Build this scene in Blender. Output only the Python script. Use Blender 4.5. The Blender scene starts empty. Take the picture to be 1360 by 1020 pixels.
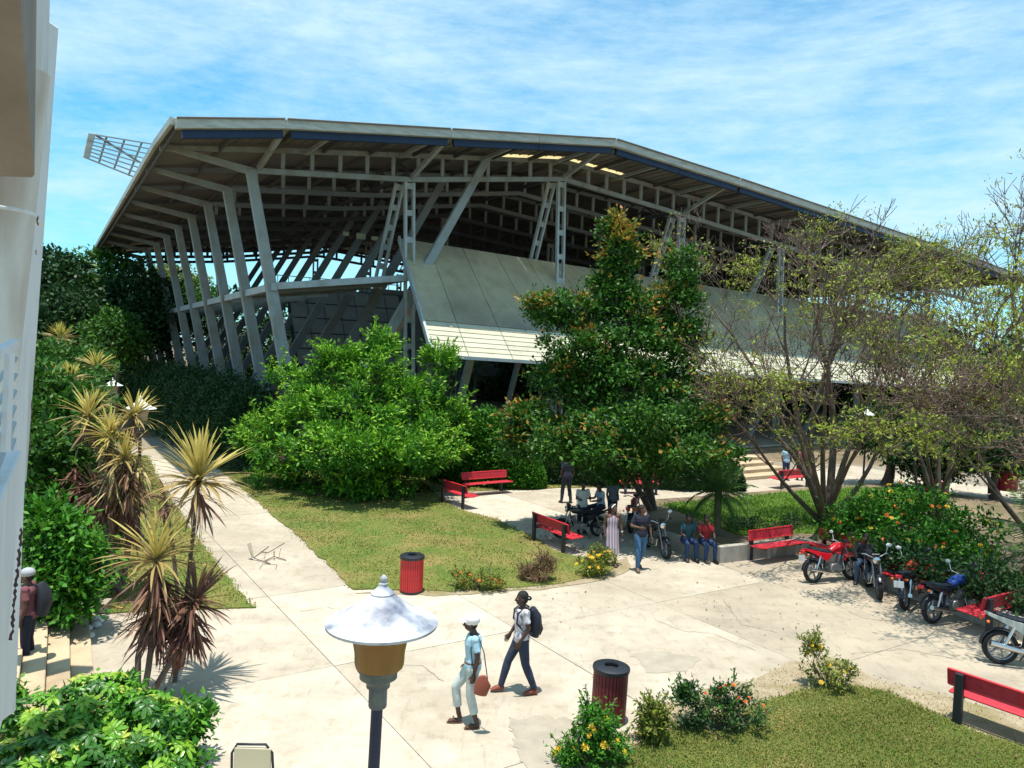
import bpy, bmesh, math, random
import numpy as np
from mathutils import Vector, Matrix, Euler
R = math.radians
random.seed(7); rng = np.random.default_rng(11)
sc = bpy.context.scene; col = sc.collection
# ------------------------------------------------------------------ camera
PITCH, ROLL, FPX, CAMH = R(2.4), R(2.2), 1020.0, 5.7
cF = Vector((0, math.cos(PITCH), -math.sin(PITCH))); _x = Vector((1, 0, 0)); _u = _x.cross(cF)
cX = _x*math.cos(ROLL)+_u*math.sin(ROLL); cU = -_x*math.sin(ROLL)+_u*math.cos(ROLL)
CAM = Vector((0, 0, CAMH))
cd = bpy.data.cameras.new('camera'); cam = bpy.data.objects.new('camera', cd); col.objects.link(cam)
cam.matrix_world = Matrix(((cX.x, cU.x, -cF.x, 0), (cX.y, cU.y, -cF.y, 0), (cX.z, cU.z, -cF.z, CAMH), (0, 0, 0, 1)))
cd.sensor_fit = 'HORIZONTAL'; cd.sensor_width = 36; cd.lens = 36*FPX/1360; cd.clip_start = .1; cd.clip_end = 6000
sc.camera = cam
# ------------------------------------------------------------------ sun, sky, exposure
SUN_EL, SUN_H = R(84.5), Vector((-.25, -.97, 0)).normalized()
sd = SUN_H*math.cos(SUN_EL)+Vector((0, 0, math.sin(SUN_EL)))
sl = bpy.data.lights.new('sun', 'SUN'); sl.energy = 5.0; sl.angle = R(.5); sl.color = (1, .955, .87)
so = bpy.data.objects.new('sun', sl); col.objects.link(so); so.rotation_euler = sd.to_track_quat('Z', 'Y').to_euler()
W = bpy.data.worlds.new('World'); sc.world = W; W.use_nodes = True; nt = W.node_tree; N = nt.nodes; L = nt.links
N.clear()
wo = N.new('ShaderNodeOutputWorld'); bg = N.new('ShaderNodeBackground'); bg.inputs[1].default_value = .085
sky = N.new('ShaderNodeTexSky'); sky.sky_type = 'NISHITA'; sky.sun_disc = False
sky.sun_elevation = SUN_EL; sky.sun_rotation = math.atan2(SUN_H.x, SUN_H.y); sky.air_density = 1.0; sky.dust_density = .6; sky.ozone_density = 1.6
tc = N.new('ShaderNodeTexCoord'); mp = N.new('ShaderNodeMapping'); mp.inputs['Scale'].default_value = (1.5, 2.3, 6.5); mp.inputs['Rotation'].default_value = (R(6), R(-10), R(25))
n1 = N.new('ShaderNodeTexNoise'); n1.inputs['Scale'].default_value = 1.1; n1.inputs['Detail'].default_value = 9; n1.inputs['Roughness'].default_value = .62; n1.inputs['Distortion'].default_value = .6
n2 = N.new('ShaderNodeTexNoise'); n2.inputs['Scale'].default_value = 9; n2.inputs['Detail'].default_value = 8; n2.inputs['Roughness'].default_value = .7
L.new(tc.outputs['Generated'], mp.inputs[0]); L.new(mp.outputs[0], n1.inputs['Vector']); L.new(mp.outputs[0], n2.inputs['Vector'])
ad = N.new('ShaderNodeMath'); ad.operation = 'MULTIPLY_ADD'; ad.inputs[1].default_value = .5
L.new(n2.outputs[0], ad.inputs[0]); L.new(n1.outputs[0], ad.inputs[2])
rp = N.new('ShaderNodeValToRGB'); rp.color_ramp.elements[0].position = .53; rp.color_ramp.elements[0].color = (0.05, 0.05, 0.05, 1)
rp.color_ramp.elements[1].position = .92; rp.color_ramp.elements[1].color = (.85, .85, .85, 1)
L.new(ad.outputs[0], rp.inputs[0])
tint = N.new('ShaderNodeMixRGB'); tint.blend_type = 'MULTIPLY'; tint.inputs[0].default_value = 1; tint.inputs[2].default_value = (.60, 1.68, 1.9, 1)
L.new(sky.outputs[0], tint.inputs[1])
mx = N.new('ShaderNodeMixRGB'); mx.inputs[2].default_value = (6.4, 8.7, 9.7, 1)
L.new(rp.outputs[0], mx.inputs[0]); L.new(tint.outputs[0], mx.inputs[1]); L.new(mx.outputs[0], bg.inputs[0]); L.new(bg.outputs[0], wo.inputs[0])
sc.view_settings.view_transform = 'Standard'; sc.view_settings.look = 'None'; sc.view_settings.gamma = 1
sc.view_settings.use_curve_mapping = False; sc.view_settings.exposure = .42
sc.render.engine = 'CYCLES'; sc.cycles.max_bounces = 6; sc.cycles.diffuse_bounces = 2; sc.cycles.transparent_max_bounces = 6

# ------------------------------------------------------------------ placing
def ray(px, py): return cF+cX*((px-680)/FPX)+cU*((510-py)/FPX)
def G(px, py, z=0.0):
    d = ray(px, py); return CAM+d*((z-CAMH)/d.z)
def at(px, py, Y):
    d = ray(px, py); return CAM+d*(Y/d.y)
D1 = Vector((-.543, .84, 0)).normalized(); D2 = Vector((D1.y, -D1.x, 0))
# ------------------------------------------------------------------ materials
def mat(name, c, rough=.7, metal=0, c2=None, scale=4, detail=6, bump=0, bscale=40, island=None, trans=0, spec=.4, c3=None, sc3=.6, lo=.35, hi=.65, coat=0, stretch=None, space='Object'):
    m = bpy.data.materials.new(name); m.use_nodes = True; t = m.node_tree; n = t.nodes; l = t.links
    b = n['Principled BSDF']; b.inputs['Roughness'].default_value = rough; b.inputs['Metallic'].default_value = metal
    b.inputs['Specular IOR Level'].default_value = spec; b.inputs['Coat Weight'].default_value = coat
    co = n.new('ShaderNodeTexCoord'); src = co.outputs[space]
    if stretch:
        q = n.new('ShaderNodeMapping'); q.inputs['Scale'].default_value = stretch; l.new(src, q.inputs[0]); src = q.outputs[0]
    def ramp(fac, a, bb, lo, hi):
        r = n.new('ShaderNodeValToRGB'); r.color_ramp.elements[0].position = lo; r.color_ramp.elements[1].position = hi
        r.color_ramp.elements[0].color = (*a, 1); r.color_ramp.elements[1].color = (*bb, 1); l.new(fac, r.inputs[0]); return r.outputs[0]
    out = None
    if c2:
        no = n.new('ShaderNodeTexNoise'); no.inputs['Scale'].default_value = scale; no.inputs['Detail'].default_value = detail; no.inputs['Roughness'].default_value = .65
        l.new(src, no.inputs['Vector']); out = ramp(no.outputs[0], c, c2, lo, hi)
    if c3:
        no = n.new('ShaderNodeTexNoise'); no.inputs['Scale'].default_value = sc3; no.inputs['Detail'].default_value = 5
        l.new(src, no.inputs['Vector']); mm = n.new('ShaderNodeMixRGB'); l.new(ramp(no.outputs[0], (0, 0, 0), (1, 1, 1), .45, .68), mm.inputs[0])
        if out: l.new(out, mm.inputs[1])
        else: mm.inputs[1].default_value = (*c, 1)
        mm.inputs[2].default_value = (*c3, 1); out = mm.outputs[0]
    if island:
        g = n.new('ShaderNodeNewGeometry'); r = n.new('ShaderNodeValToRGB'); cr = r.color_ramp
        cr.elements[0].color = (*island[0], 1); cr.elements[1].color = (*island[-1], 1)
        for i, k in enumerate(island[1:-1]):
            e = cr.elements.new((i+1)/(len(island)-1)); e.color = (*k, 1)
        l.new(g.outputs['Random Per Island'], r.inputs[0])
        if out:
            mm = n.new('ShaderNodeMixRGB'); mm.inputs[0].default_value = .6; l.new(out, mm.inputs[1]); l.new(r.outputs[0], mm.inputs[2]); out = mm.outputs[0]
        else: out = r.outputs[0]
    if out: l.new(out, b.inputs['Base Color'])
    else: b.inputs['Base Color'].default_value = (*c, 1)
    if bump:
        no = n.new('ShaderNodeTexNoise'); no.inputs['Scale'].default_value = bscale; no.inputs['Detail'].default_value = 5; l.new(src, no.inputs['Vector'])
        bm = n.new('ShaderNodeBump'); bm.inputs['Strength'].default_value = bump; bm.inputs['Distance'].default_value = .02
        l.new(no.outputs[0], bm.inputs['Height']); l.new(bm.outputs[0], b.inputs['Normal'])
    if trans:
        tr = n.new('ShaderNodeBsdfTranslucent'); ms = n.new('ShaderNodeMixShader'); ms.inputs[0].default_value = trans
        if out: l.new(out, tr.inputs[0])
        else: tr.inputs[0].default_value = (*c, 1)
        l.new(b.outputs[0], ms.inputs[1]); l.new(tr.outputs[0], ms.inputs[2]); l.new(ms.outputs[0], n['Material Output'].inputs[0])
    return m
M = {}
M['concrete'] = mat('concrete', (.51, .44, .345), .9, c2=(.40, .34, .26), scale=1.1, detail=12, c3=(.36, .30, .225), sc3=.3, bump=.3, bscale=14, space='Object')
M['concrete_grey'] = mat('concrete_grey', (.40, .335, .25), .9, c2=(.31, .26, .2), scale=.8, detail=9, c3=(.46, .385, .285), sc3=.3, bump=.3, bscale=14)
M['concrete_white'] = mat('concrete_white', (.54, .47, .37), .9, c2=(.45, .385, .30), scale=1.2, detail=9, bump=.2, bscale=12)
M['patch'] = mat('patch', (.38, .325, .25), .95, c2=(.30, .26, .2), scale=3, bump=.5, bscale=30)
M['joint'] = mat('joint', (.24, .2, .15), .95)
M['soil'] = mat('soil', (.17, .115, .07), .95, c2=(.24, .18, .11), scale=3, c3=(.1, .09, .04), sc3=.5, bump=.6, bscale=15)
M['drysoil'] = mat('drysoil', (.36, .29, .2), .95, c2=(.26, .2, .12), scale=3.5, detail=8, c3=(.2, .17, .07), sc3=1.2, bump=.5, bscale=20)
M['lawn'] = mat('lawn', (.17, .165, .035), .95, c2=(.09, .15, .02), scale=1.6, detail=10, c3=(.24, .18, .06), sc3=.6, bump=.6, bscale=60)
M['lawn_green'] = mat('lawn_green', (.13, .22, .025), .95, c2=(.09, .17, .02), scale=1.2, detail=10, bump=.6, bscale=60)
M['blade'] = mat('blade', (.1, .1, .1), .7, island=[(.20, .21, .035), (.10, .17, .02), (.16, .21, .03), (.28, .22, .07), (.08, .15, .02)], trans=.25)
M['blade_green'] = mat('blade_green', (.1, .1, .1), .7, island=[(.13, .26, .02), (.09, .2, .02), (.18, .27, .04)], trans=.25)
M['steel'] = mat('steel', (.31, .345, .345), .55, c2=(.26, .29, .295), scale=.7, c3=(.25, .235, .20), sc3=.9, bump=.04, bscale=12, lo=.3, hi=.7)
M['steel_shade_mid'] = mat('steel_shade_mid', (.19, .205, .215), .6, c2=(.15, .165, .175), scale=.8)  # inner frames: same steel, darkened to carry the hall's shade
M['steel_shade_deep'] = mat('steel_shade_deep', (.075, .08, .09), .6, c2=(.055, .06, .07), scale=.8)  # deepest trusses: interior shade put into the steel colour
M['steel_light'] = mat('steel_light', (.42, .455, .46), .5, c2=(.35, .385, .39), scale=2, bump=.05)
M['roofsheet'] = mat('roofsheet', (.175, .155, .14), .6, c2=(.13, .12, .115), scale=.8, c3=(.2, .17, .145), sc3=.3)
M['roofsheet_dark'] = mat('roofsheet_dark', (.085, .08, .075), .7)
M['roofedge'] = mat('roofedge', (.5, .5, .45), .5, c2=(.40, .39, .34), scale=.8, stretch=(1, 1, 6))
M['bluebeam'] = mat('bluebeam', (.006, .018, .055), .5, c2=(.008, .028, .08), scale=.7)
M['skylight'] = mat('skylight', (.8, .72, .5), .6, trans=.85, c2=(.7, .6, .4), scale=1)
M['cladding'] = mat('cladding', (.60, .53, .35), .5, c2=(.38, .33, .21), scale=.25, detail=3, c3=(.27, .24, .2), sc3=.16, stretch=(1, 1, .35), lo=.25, hi=.75)
M['cream_sunlit'] = mat('cream_sunlit', (.56, .53, .39), .6, c2=(.52, .5, .38), scale=1.5)  # paler than the sheets: sunlight on the band put into the colour
M['grey_panel'] = mat('grey_panel', (.3, .31, .31), .7, c2=(.24, .25, .25), scale=1)
M['red_paint'] = mat('red_paint', (.62, .025, .03), .42, c2=(.5, .02, .03), scale=3, coat=.15)
M['red_bench'] = mat('red_bench', (.50, .03, .05), .5, c2=(.40, .02, .035), scale=6, bump=.5, bscale=120)
M['bin_dark'] = mat('bin_dark', (.17, .014, .02), .5, c2=(.12, .012, .016), scale=5, bump=.4, bscale=150)
M['black_metal'] = mat('black_metal', (.012, .014, .02), .45, spec=.5)
M['navy_metal'] = mat('navy_metal', (.03, .035, .07), .5, c2=(.02, .025, .05), scale=2)
M['blackrubber'] = mat('blackrubber', (.012, .012, .013), .8)
M['chrome'] = mat('chrome', (.62, .62, .62), .22, 1)
M['alu'] = mat('alu', (.26, .26, .27), .38, .8)
M['lamp_hat'] = mat('lamp_hat', (.62, .63, .66), .5, .0, c2=(.5, .51, .55), scale=5, c3=(.11, .125, .18), sc3=4.4, detail=4)
M['lamp_hat_white'] = mat('lamp_hat_white', (.8, .8, .8), .5, 0, c2=(.7, .7, .7), scale=3)
M['amber'] = mat('amber', (.42, .22, .05), .35, c2=(.30, .14, .03), scale=3, spec=.6, trans=.25, stretch=(1, 1, .2))
M['amber_pale'] = mat('amber_pale', (.6, .42, .26), .4, trans=.2)
M['lamp_neck'] = mat('lamp_neck', (.16, .17, .14), .6, c2=(.08, .09, .1), scale=9)
M['bark'] = mat('bark', (.10, .068, .05), .9, c2=(.17, .13, .1), scale=6, bump=.6, bscale=22, stretch=(1, 1, .3))
M['twig'] = mat('twig', (.10, .065, .05), .85, c2=(.17, .12, .095), scale=1.2)
M['wall_white'] = mat('wall_white', (.70, .70, .70), .75, c2=(.62, .63, .64), scale=1.8, detail=8, c3=(.52, .50, .47), sc3=1.0, stretch=(1, 1, .25), bump=.12, bscale=8)
M['wall_rust'] = mat('wall_rust', (.70, .70, .67), .8, c2=(.60, .58, .53), scale=2.2, detail=8, c3=(.30, .19, .11), sc3=1.3, stretch=(1, 1, .3), bump=.2)
M['soffit'] = mat('soffit', (.26, .225, .19), .85, c2=(.2, .17, .14), scale=2)
M['chip'] = mat('chip', (.11, .055, .045), .9)
M['planter'] = mat('planter', (.42, .38, .33), .85, c2=(.34, .31, .27), scale=2, bump=.2)
M['steps'] = mat('steps', (.50, .38, .24), .8, c2=(.56, .43, .28), scale=1.4, detail=8, c3=(.4, .3, .19), sc3=.9)
LV = lambda name, cs, tr=.2: mat(name, (.1, .1, .1), .5, island=cs, trans=tr, spec=.22)
M['leaf_bright'] = LV('leaf_bright', [(.07, .22, .015), (.15, .36, .02), (.27, .46, .03), (.09, .27, .015), (.2, .42, .03)])
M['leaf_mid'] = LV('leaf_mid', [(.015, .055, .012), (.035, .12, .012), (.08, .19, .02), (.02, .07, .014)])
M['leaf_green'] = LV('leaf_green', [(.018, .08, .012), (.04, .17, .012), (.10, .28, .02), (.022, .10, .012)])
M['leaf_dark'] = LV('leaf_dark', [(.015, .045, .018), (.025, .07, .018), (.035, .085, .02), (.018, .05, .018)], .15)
M['leaf_orange'] = LV('leaf_orange', [(.42, .16, .03), (.28, .20, .03), (.16, .22, .03), (.5, .2, .04), (.12, .2, .03)])
M['leaf_olive'] = LV('leaf_olive', [(.11, .15, .02), (.2, .24, .03), (.08, .12, .02), (.28, .28, .05)])
M['leaf_yellow'] = LV('leaf_yellow', [(.26, .36, .04), (.38, .42, .06), (.2, .3, .03), (.45, .42, .08)], .35)
M['leaf_brown'] = LV('leaf_brown', [(.22, .13, .07), (.32, .2, .11), (.15, .09, .05), (.12, .11, .04)])
M['drac_gold'] = LV('drac_gold', [(.42, .36, .06), (.27, .30, .05), (.55, .42, .14), (.34, .34, .05), (.5, .4, .1)], .3)
M['drac_pale'] = LV('drac_pale', [(.48, .36, .15), (.6, .48, .26), (.36, .22, .09), (.36, .34, .10), (.52, .44, .2)], .25)
M['drac_brown'] = LV('drac_brown', [(.22, .11, .06), (.30, .16, .09), (.14, .07, .05), (.36, .22, .13)], .2)
M['drac_wine'] = LV('drac_wine', [(.15, .04, .04), (.22, .09, .06), (.09, .03, .03), (.30, .17, .10), (.2, .07, .06)], .2)
M['straw'] = LV('straw', [(.42, .35, .2), (.5, .42, .26), (.33, .27, .14), (.3, .28, .1)], .2)
M['palm'] = LV('palm', [(.06, .15, .03), (.1, .2, .04), (.04, .11, .03), (.13, .21, .06)])
M['schef'] = LV('schef', [(.07, .22, .02), (.16, .36, .025), (.3, .44, .05), (.05, .16, .02), (.11, .29, .02)], .25)
def weather(m, scale, dark, lo=.5, hi=.75, stretch=None, detail=8, tint=(1, 1, 1), rnd=0):
    "stains: multiply the base colour by a blotchy mask"
    t = m.node_tree; n = t.nodes; l = t.links; b = n['Principled BSDF']; inp = b.inputs['Base Color']
    co = n.new('ShaderNodeTexCoord'); src = co.outputs['Object']
    if stretch: q = n.new('ShaderNodeMapping'); q.inputs['Scale'].default_value = stretch; l.new(src, q.inputs[0]); src = q.outputs[0]
    no = n.new('ShaderNodeTexNoise'); no.inputs['Scale'].default_value = scale; no.inputs['Detail'].default_value = detail; no.inputs['Roughness'].default_value = .7; l.new(src, no.inputs['Vector'])
    r = n.new('ShaderNodeValToRGB'); r.color_ramp.elements[0].position = lo; r.color_ramp.elements[1].position = hi
    r.color_ramp.elements[0].color = (1, 1, 1, 1); r.color_ramp.elements[1].color = (dark*tint[0], dark*tint[1], dark*tint[2], 1); l.new(no.outputs[0], r.inputs[0])
    mm = n.new('ShaderNodeMixRGB'); mm.blend_type = 'MULTIPLY'; mm.inputs[0].default_value = 1
    if inp.is_linked: l.new(inp.links[0].from_socket, mm.inputs[1])
    else: mm.inputs[1].default_value = inp.default_value
    l.new(r.outputs[0], mm.inputs[2]); out = mm.outputs[0]
    if rnd:
        oi = n.new('ShaderNodeObjectInfo'); mr = n.new('ShaderNodeMapRange'); mr.inputs[3].default_value = 1-rnd; mr.inputs[4].default_value = 1; l.new(oi.outputs['Random'], mr.inputs[0])
        m2 = n.new('ShaderNodeMixRGB'); m2.blend_type = 'MULTIPLY'; m2.inputs[0].default_value = 1; l.new(out, m2.inputs[1]); l.new(mr.outputs[0], m2.inputs[2]); out = m2.outputs[0]
    l.new(out, inp)
for k in ('concrete', 'concrete_grey', 'concrete_white'):
    weather(M[k], 2.6, .80, .52, .70, rnd=.07, tint=(1, .97, .92)); weather(M[k], .45, .82, .50, .72, (1, 2.2, 1)); weather(M[k], 28, .7, .60, .72, detail=4)
    weather(M[k], 7, .86, .55, .62, (1, .25, 1), detail=10)
weather(M['cladding'], 1.1, .72, .45, .75, (1, 1, .12), tint=(1, .93, .82), rnd=.12); weather(M['cream_sunlit'], 1.3, .8, .5, .7, rnd=.1)
weather(M['wall_white'], 3, .72, .55, .75, (1, 1, .15), tint=(1, .95, .88)); weather(M['planter'], 2, .6, .45, .7, (1, 1, .3)); weather(M['roofedge'], 1.2, .65, .45, .7, (1, 1, 5))
weather(M['red_bench'], 5, .62, .5, .75); weather(M['red_paint'], 4, .68, .5, .75); weather(M['bin_dark'], 4, .6, .5, .7); weather(M['steel'], 1.4, .72, .5, .72, (1, 1, .2), tint=(1, .9, .78)); weather(M['steel_light'], 2.2, .75, .5, .72, (1, 1, .3), tint=(1, .92, .8))
weather(M['lawn'], 1.1, .7, .5, .7, tint=(.9, 1, .8)); weather(M['steps'], 1.5, .75, .5, .7, rnd=.1)
M['fl_yellow'] = mat('fl_yellow', (.8, .5, .03), .6, trans=.2)
M['fl_orange'] = mat('fl_orange', (.8, .2, .03), .6, trans=.2)
M['fl_red'] = mat('fl_red', (.7, .05, .02), .6, trans=.2)
def plain(name, c, r=.75, **k):
    if name.startswith('cloth'): k = dict(bump=.9, bscale=11, c2=tuple(x*.78 for x in c), scale=7)
    if name not in M: M[name] = mat(name, c, r, **k)
    return M[name]
# ------------------------------------------------------------------ object helpers
ORG = {}
def tag(o, label=None, cat=None, group=None, kind=None):
    if label: o['label'] = label
    if cat: o['category'] = cat
    if group: o['group'] = group
    if kind: o['kind'] = kind
    return o
def thing(name, label, cat, loc=(0, 0, 0), rz=0, group=None):
    o = bpy.data.objects.new(name, None); col.objects.link(o); o.location = loc; o.rotation_euler = (0, 0, rz)
    ORG[o.name] = Vector(loc); o.empty_display_size = .2
    return tag(o, label, cat, group)
def link(name, me, m, parent=None, local=False):
    o = bpy.data.objects.new(name, me); col.objects.link(o)
    if m is not None and not me.materials: me.materials.append(m)
    if parent is not None:
        o.parent = parent; org = ORG[parent.name]; ORG[o.name] = org
        if not local: me.transform(Matrix.Translation(-org))
    else: ORG[o.name] = Vector((0, 0, 0))
    return o
def instance(name, me, parent, mw):
    "a child that shares mesh data, placed by a world matrix (parent unrotated)"
    o = bpy.data.objects.new(name, me); col.objects.link(o); o.parent = parent
    o.matrix_local = Matrix.Translation(-ORG[parent.name]) @ mw; ORG[o.name] = ORG[parent.name]
    return o
def copy_tree(o, parent=None):
    c = o.copy(); col.objects.link(c); c.parent = parent
    for ch in list(o.children): copy_tree(ch, c)
    ORG[c.name] = ORG.get(o.name, Vector()); return c
class MB:
    def __init__(s): s.v = []; s.f = []
    def add(s, vs, fs):
        b = len(s.v); s.v += [tuple(v) for v in vs]; s.f += [tuple(i+b for i in f) for f in fs]; return s
    def box(s, c, size, rz=0, mw=None):
        c = Vector(c); hx, hy, hz = size[0]/2, size[1]/2, size[2]/2
        m = mw if mw is not None else Matrix.Rotation(rz, 3, 'Z')
        vs = [c+m @ Vector((x*hx, y*hy, z*hz)) for x in (-1, 1) for y in (-1, 1) for z in (-1, 1)]
        return s.add(vs, [(0, 1, 3, 2), (4, 6, 7, 5), (0, 4, 5, 1), (2, 3, 7, 6), (0, 2, 6, 4), (1, 5, 7, 3)])
    def bar(s, p0, p1, w, h, up=(0, 0, 1), w1=None, h1=None):
        p0 = Vector(p0); p1 = Vector(p1); d = (p1-p0).normalized(); up = Vector(up)
        if abs(d.dot(up)) > .98: up = Vector((0, 1, 0)) if abs(d.y) < .9 else Vector((1, 0, 0))
        sx = d.cross(up).normalized(); uy = sx.cross(d)
        vs = []
        for p, a, b in ((p0, w, h), (p1, w1 or w, h1 or h)):
            vs += [p+sx*x*a/2+uy*y*b/2 for x, y in ((-1, -1), (1, -1), (1, 1), (-1, 1))]
        return s.add(vs, [(3, 2, 1, 0), (4, 5, 6, 7), (0, 1, 5, 4), (1, 2, 6, 5), (2, 3, 7, 6), (3, 0, 4, 7)])
    def tube(s, pts, rad, n=8, flat=1.0, cap=True, up=None):
        pts = [Vector(p) for p in pts]; k = len(pts)
        if not hasattr(rad, '__len__'): rad = [rad]*k
        ref = Vector(up) if up is not None else None
        vs = []; prev = None
        for i, p in enumerate(pts):
            d = (pts[min(i+1, k-1)]-pts[max(i-1, 0)]).normalized()
            if prev is None:
                a = ref if ref is not None else (Vector((0, 0, 1)) if abs(d.z) < .9 else Vector((1, 0, 0)))
                prev = (a-d*a.dot(d)).normalized()
            else: prev = (prev-d*prev.dot(d)).normalized()
            q = d.cross(prev); r = rad[i]; rx, ry = (r if hasattr(r, '__len__') else (r, r*flat))
            vs += [p+prev*math.cos(t*2*math.pi/n)*rx+q*math.sin(t*2*math.pi/n)*ry for t in range(n)]
        fs = [(i*n+j, i*n+(j+1) % n, (i+1)*n+(j+1) % n, (i+1)*n+j) for i in range(k-1) for j in range(n)]
        if cap: fs += [tuple(range(n-1, -1, -1)), tuple(range((k-1)*n, k*n))]
        return s.add(vs, fs)
    def lathe(s, prof, c=(0, 0, 0), n=24, axis='Z', cap=True):
        c = Vector(c); vs = []
        for r, z in prof:
            for j in range(n):
                a = 2*math.pi*j/n; x, y = r*math.cos(a), r*math.sin(a)
                vs.append(c+(Vector((x, y, z)) if axis == 'Z' else Vector((x, z, y)) if axis == 'Y' else Vector((z, x, y))))
        k = len(prof); fs = [(i*n+j, i*n+(j+1) % n, (i+1)*n+(j+1) % n, (i+1)*n+j) for i in range(k-1) for j in range(n)]
        if cap: fs += [tuple(range(n-1, -1, -1)), tuple(range((k-1)*n, k*n))]
        return s.add(vs, fs)
    def ball(s, c, r, n=12, m=8, mw=None):
        if not hasattr(r, '__len__'): r = (r, r, r)
        c = Vector(c); vs = [Vector((0, 0, -1))]
        for i in range(1, m):
            t = math.pi*i/m
            vs += [Vector((math.sin(t)*math.cos(2*math.pi*j/n), math.sin(t)*math.sin(2*math.pi*j/n), -math.cos(t))) for j in range(n)]
        vs.append(Vector((0, 0, 1)))
        fs = [(0, 1+(j+1) % n, 1+j) for j in range(n)]
        fs += [(1+i*n+j, 1+i*n+(j+1) % n, 1+(i+1)*n+(j+1) % n, 1+(i+1)*n+j) for i in range(m-2) for j in range(n)]
        e = len(vs)-1; fs += [(1+(m-2)*n+j, 1+(m-2)*n+(j+1) % n, e) for j in range(n)]
        vs = [Vector((v.x*r[0], v.y*r[1], v.z*r[2])) for v in vs]
        if mw is not None: vs = [mw @ v for v in vs]
        return s.add([c+v for v in vs], fs)
    def prism(s, poly, z0, z1):
        n = len(poly); ar = sum(poly[i][0]*poly[(i+1) % n][1]-poly[(i+1) % n][0]*poly[i][1] for i in range(n))
        if ar < 0: poly = list(poly)[::-1]
        vs = [(p[0], p[1], z0) for p in poly]+[(p[0], p[1], z1) for p in poly]
        return s.add(vs, [tuple(range(n-1, -1, -1)), tuple(range(n, 2*n))]+[(i, (i+1) % n, n+(i+1) % n, n+i) for i in range(n)])
    def plate(s, poly, nrm, th):
        "a flat polygon given in 3-D, extruded by th along nrm"
        n = len(poly); nv = Vector(nrm)*th; vs = [Vector(p) for p in poly]+[Vector(p)+nv for p in poly]
        return s.add(vs, [tuple(range(n-1, -1, -1)), tuple(range(n, 2*n))]+[(i, (i+1) % n, n+(i+1) % n, n+i) for i in range(n)])
    def mesh(s, name, smooth=False, bevel=0, fix=True):
        me = bpy.data.meshes.new(name); me.from_pydata(s.v, [], s.f)
        if fix or bevel:
            bm = bmesh.new(); bm.from_mesh(me)
            if bevel:
                bmesh.ops.bevel(bm, geom=[e for e in bm.edges if e.calc_face_angle(0) > .9], offset=bevel, segments=1, affect='EDGES')
            bmesh.ops.recalc_face_normals(bm, faces=bm.faces); bm.to_mesh(me); bm.free()
        if smooth:
            me.polygons.foreach_set('use_smooth', [True]*len(me.polygons))
            try: me.set_sharp_from_angle(angle=R(45))
            except Exception: pass
        return me
    def build(s, name, m, parent=None, smooth=False, bevel=0, local=False):
        return link(name, s.mesh(name, smooth, bevel), m, parent, local)
def np_mesh(name, V, k):
    "V: (n*k,3) vertices, every k consecutive ones make one face"
    V = np.asarray(V, dtype=np.float32).reshape(-1, 3); nf = len(V)//k
    me = bpy.data.meshes.new(name); me.vertices.add(len(V)); me.vertices.foreach_set('co', V.ravel())
    me.loops.add(len(V)); me.loops.foreach_set('vertex_index', np.arange(len(V), dtype=np.int32))
    me.polygons.add(nf); me.polygons.foreach_set('loop_start', np.arange(0, len(V), k, dtype=np.int32))
    try: me.polygons.foreach_set('loop_total', np.full(nf, k, dtype=np.int32))
    except Exception: pass
    me.update(calc_edges=True); return me
def np_idx_mesh(name, V, F, smooth=False):
    V = np.asarray(V, dtype=np.float32); F = np.asarray(F, dtype=np.int32); nf, k = F.shape
    me = bpy.data.meshes.new(name); me.vertices.add(len(V)); me.vertices.foreach_set('co', V.ravel())
    me.loops.add(nf*k); me.loops.foreach_set('vertex_index', F.ravel())
    me.polygons.add(nf); me.polygons.foreach_set('loop_start', np.arange(0, nf*k, k, dtype=np.int32))
    try: me.polygons.foreach_set('loop_total', np.full(nf, k, dtype=np.int32))
    except Exception: pass
    if smooth: me.polygons.foreach_set('use_smooth', [True]*nf)
    me.update(calc_edges=True); return me
def unit(a): return a/np.maximum(np.linalg.norm(a, axis=1, keepdims=True), 1e-6)
def rdir(n): return unit(rng.normal(size=(n, 3)))
def leaves(P, length, width, out=None, bias=.5, lift=.3, jit=.3):
    "diamond leaves at points P growing roughly along out"
    n = len(P); d = rdir(n)
    if out is not None: d = unit(d*(1-bias)+unit(out)*bias)
    d[:, 2] += lift*(rng.random(n)-.3); d = unit(d)
    a = unit(np.cross(d, unit(rdir(n)+np.array([0, 0, 1.2])))); 
    nn = np.cross(a, d)
    Ln = (length*(1-jit+2*jit*rng.random(n)))[:, None]; Wd = (width*(1-jit+2*jit*rng.random(n)))[:, None]
    m = P+d*Ln*.45
    V = np.stack([P, m+a*Wd/2-nn*Wd*.12, P+d*Ln-nn*Ln*.08, m-a*Wd/2-nn*Wd*.12], 1)
    return V.reshape(-1, 3)
def clumps(blobs, per, cr=.45, hollow=.55, squash=.7):
    "blobs: (x,y,z,rx,ry,rz,weight). returns leaf points and outward directions"
    P = []; O = []
    for b in blobs:
        c = np.array(b[:3]); r = np.array(b[3:6]); w = b[6] if len(b) > 6 else 1
        k = max(3, int(w*per[0])); d = rdir(k); d[:, 2] = d[:, 2]*.9+.12
        rad = hollow+(1.08-hollow)*rng.random((k, 1))**.6
        cc = c+d*r*rad
        cs = cr*(.6+.8*rng.random((k, 1)))
        m = per[1]
        q = rng.normal(size=(k, m, 3))*.5; q[:, :, 2] *= squash
        pts = cc[:, None, :]+q*cs[:, None, :]
        P.append(pts.reshape(-1, 3)); O.append((np.repeat(d, m, 0)*.7+(q.reshape(-1, 3))))
    return np.concatenate(P), np.concatenate(O)
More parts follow.
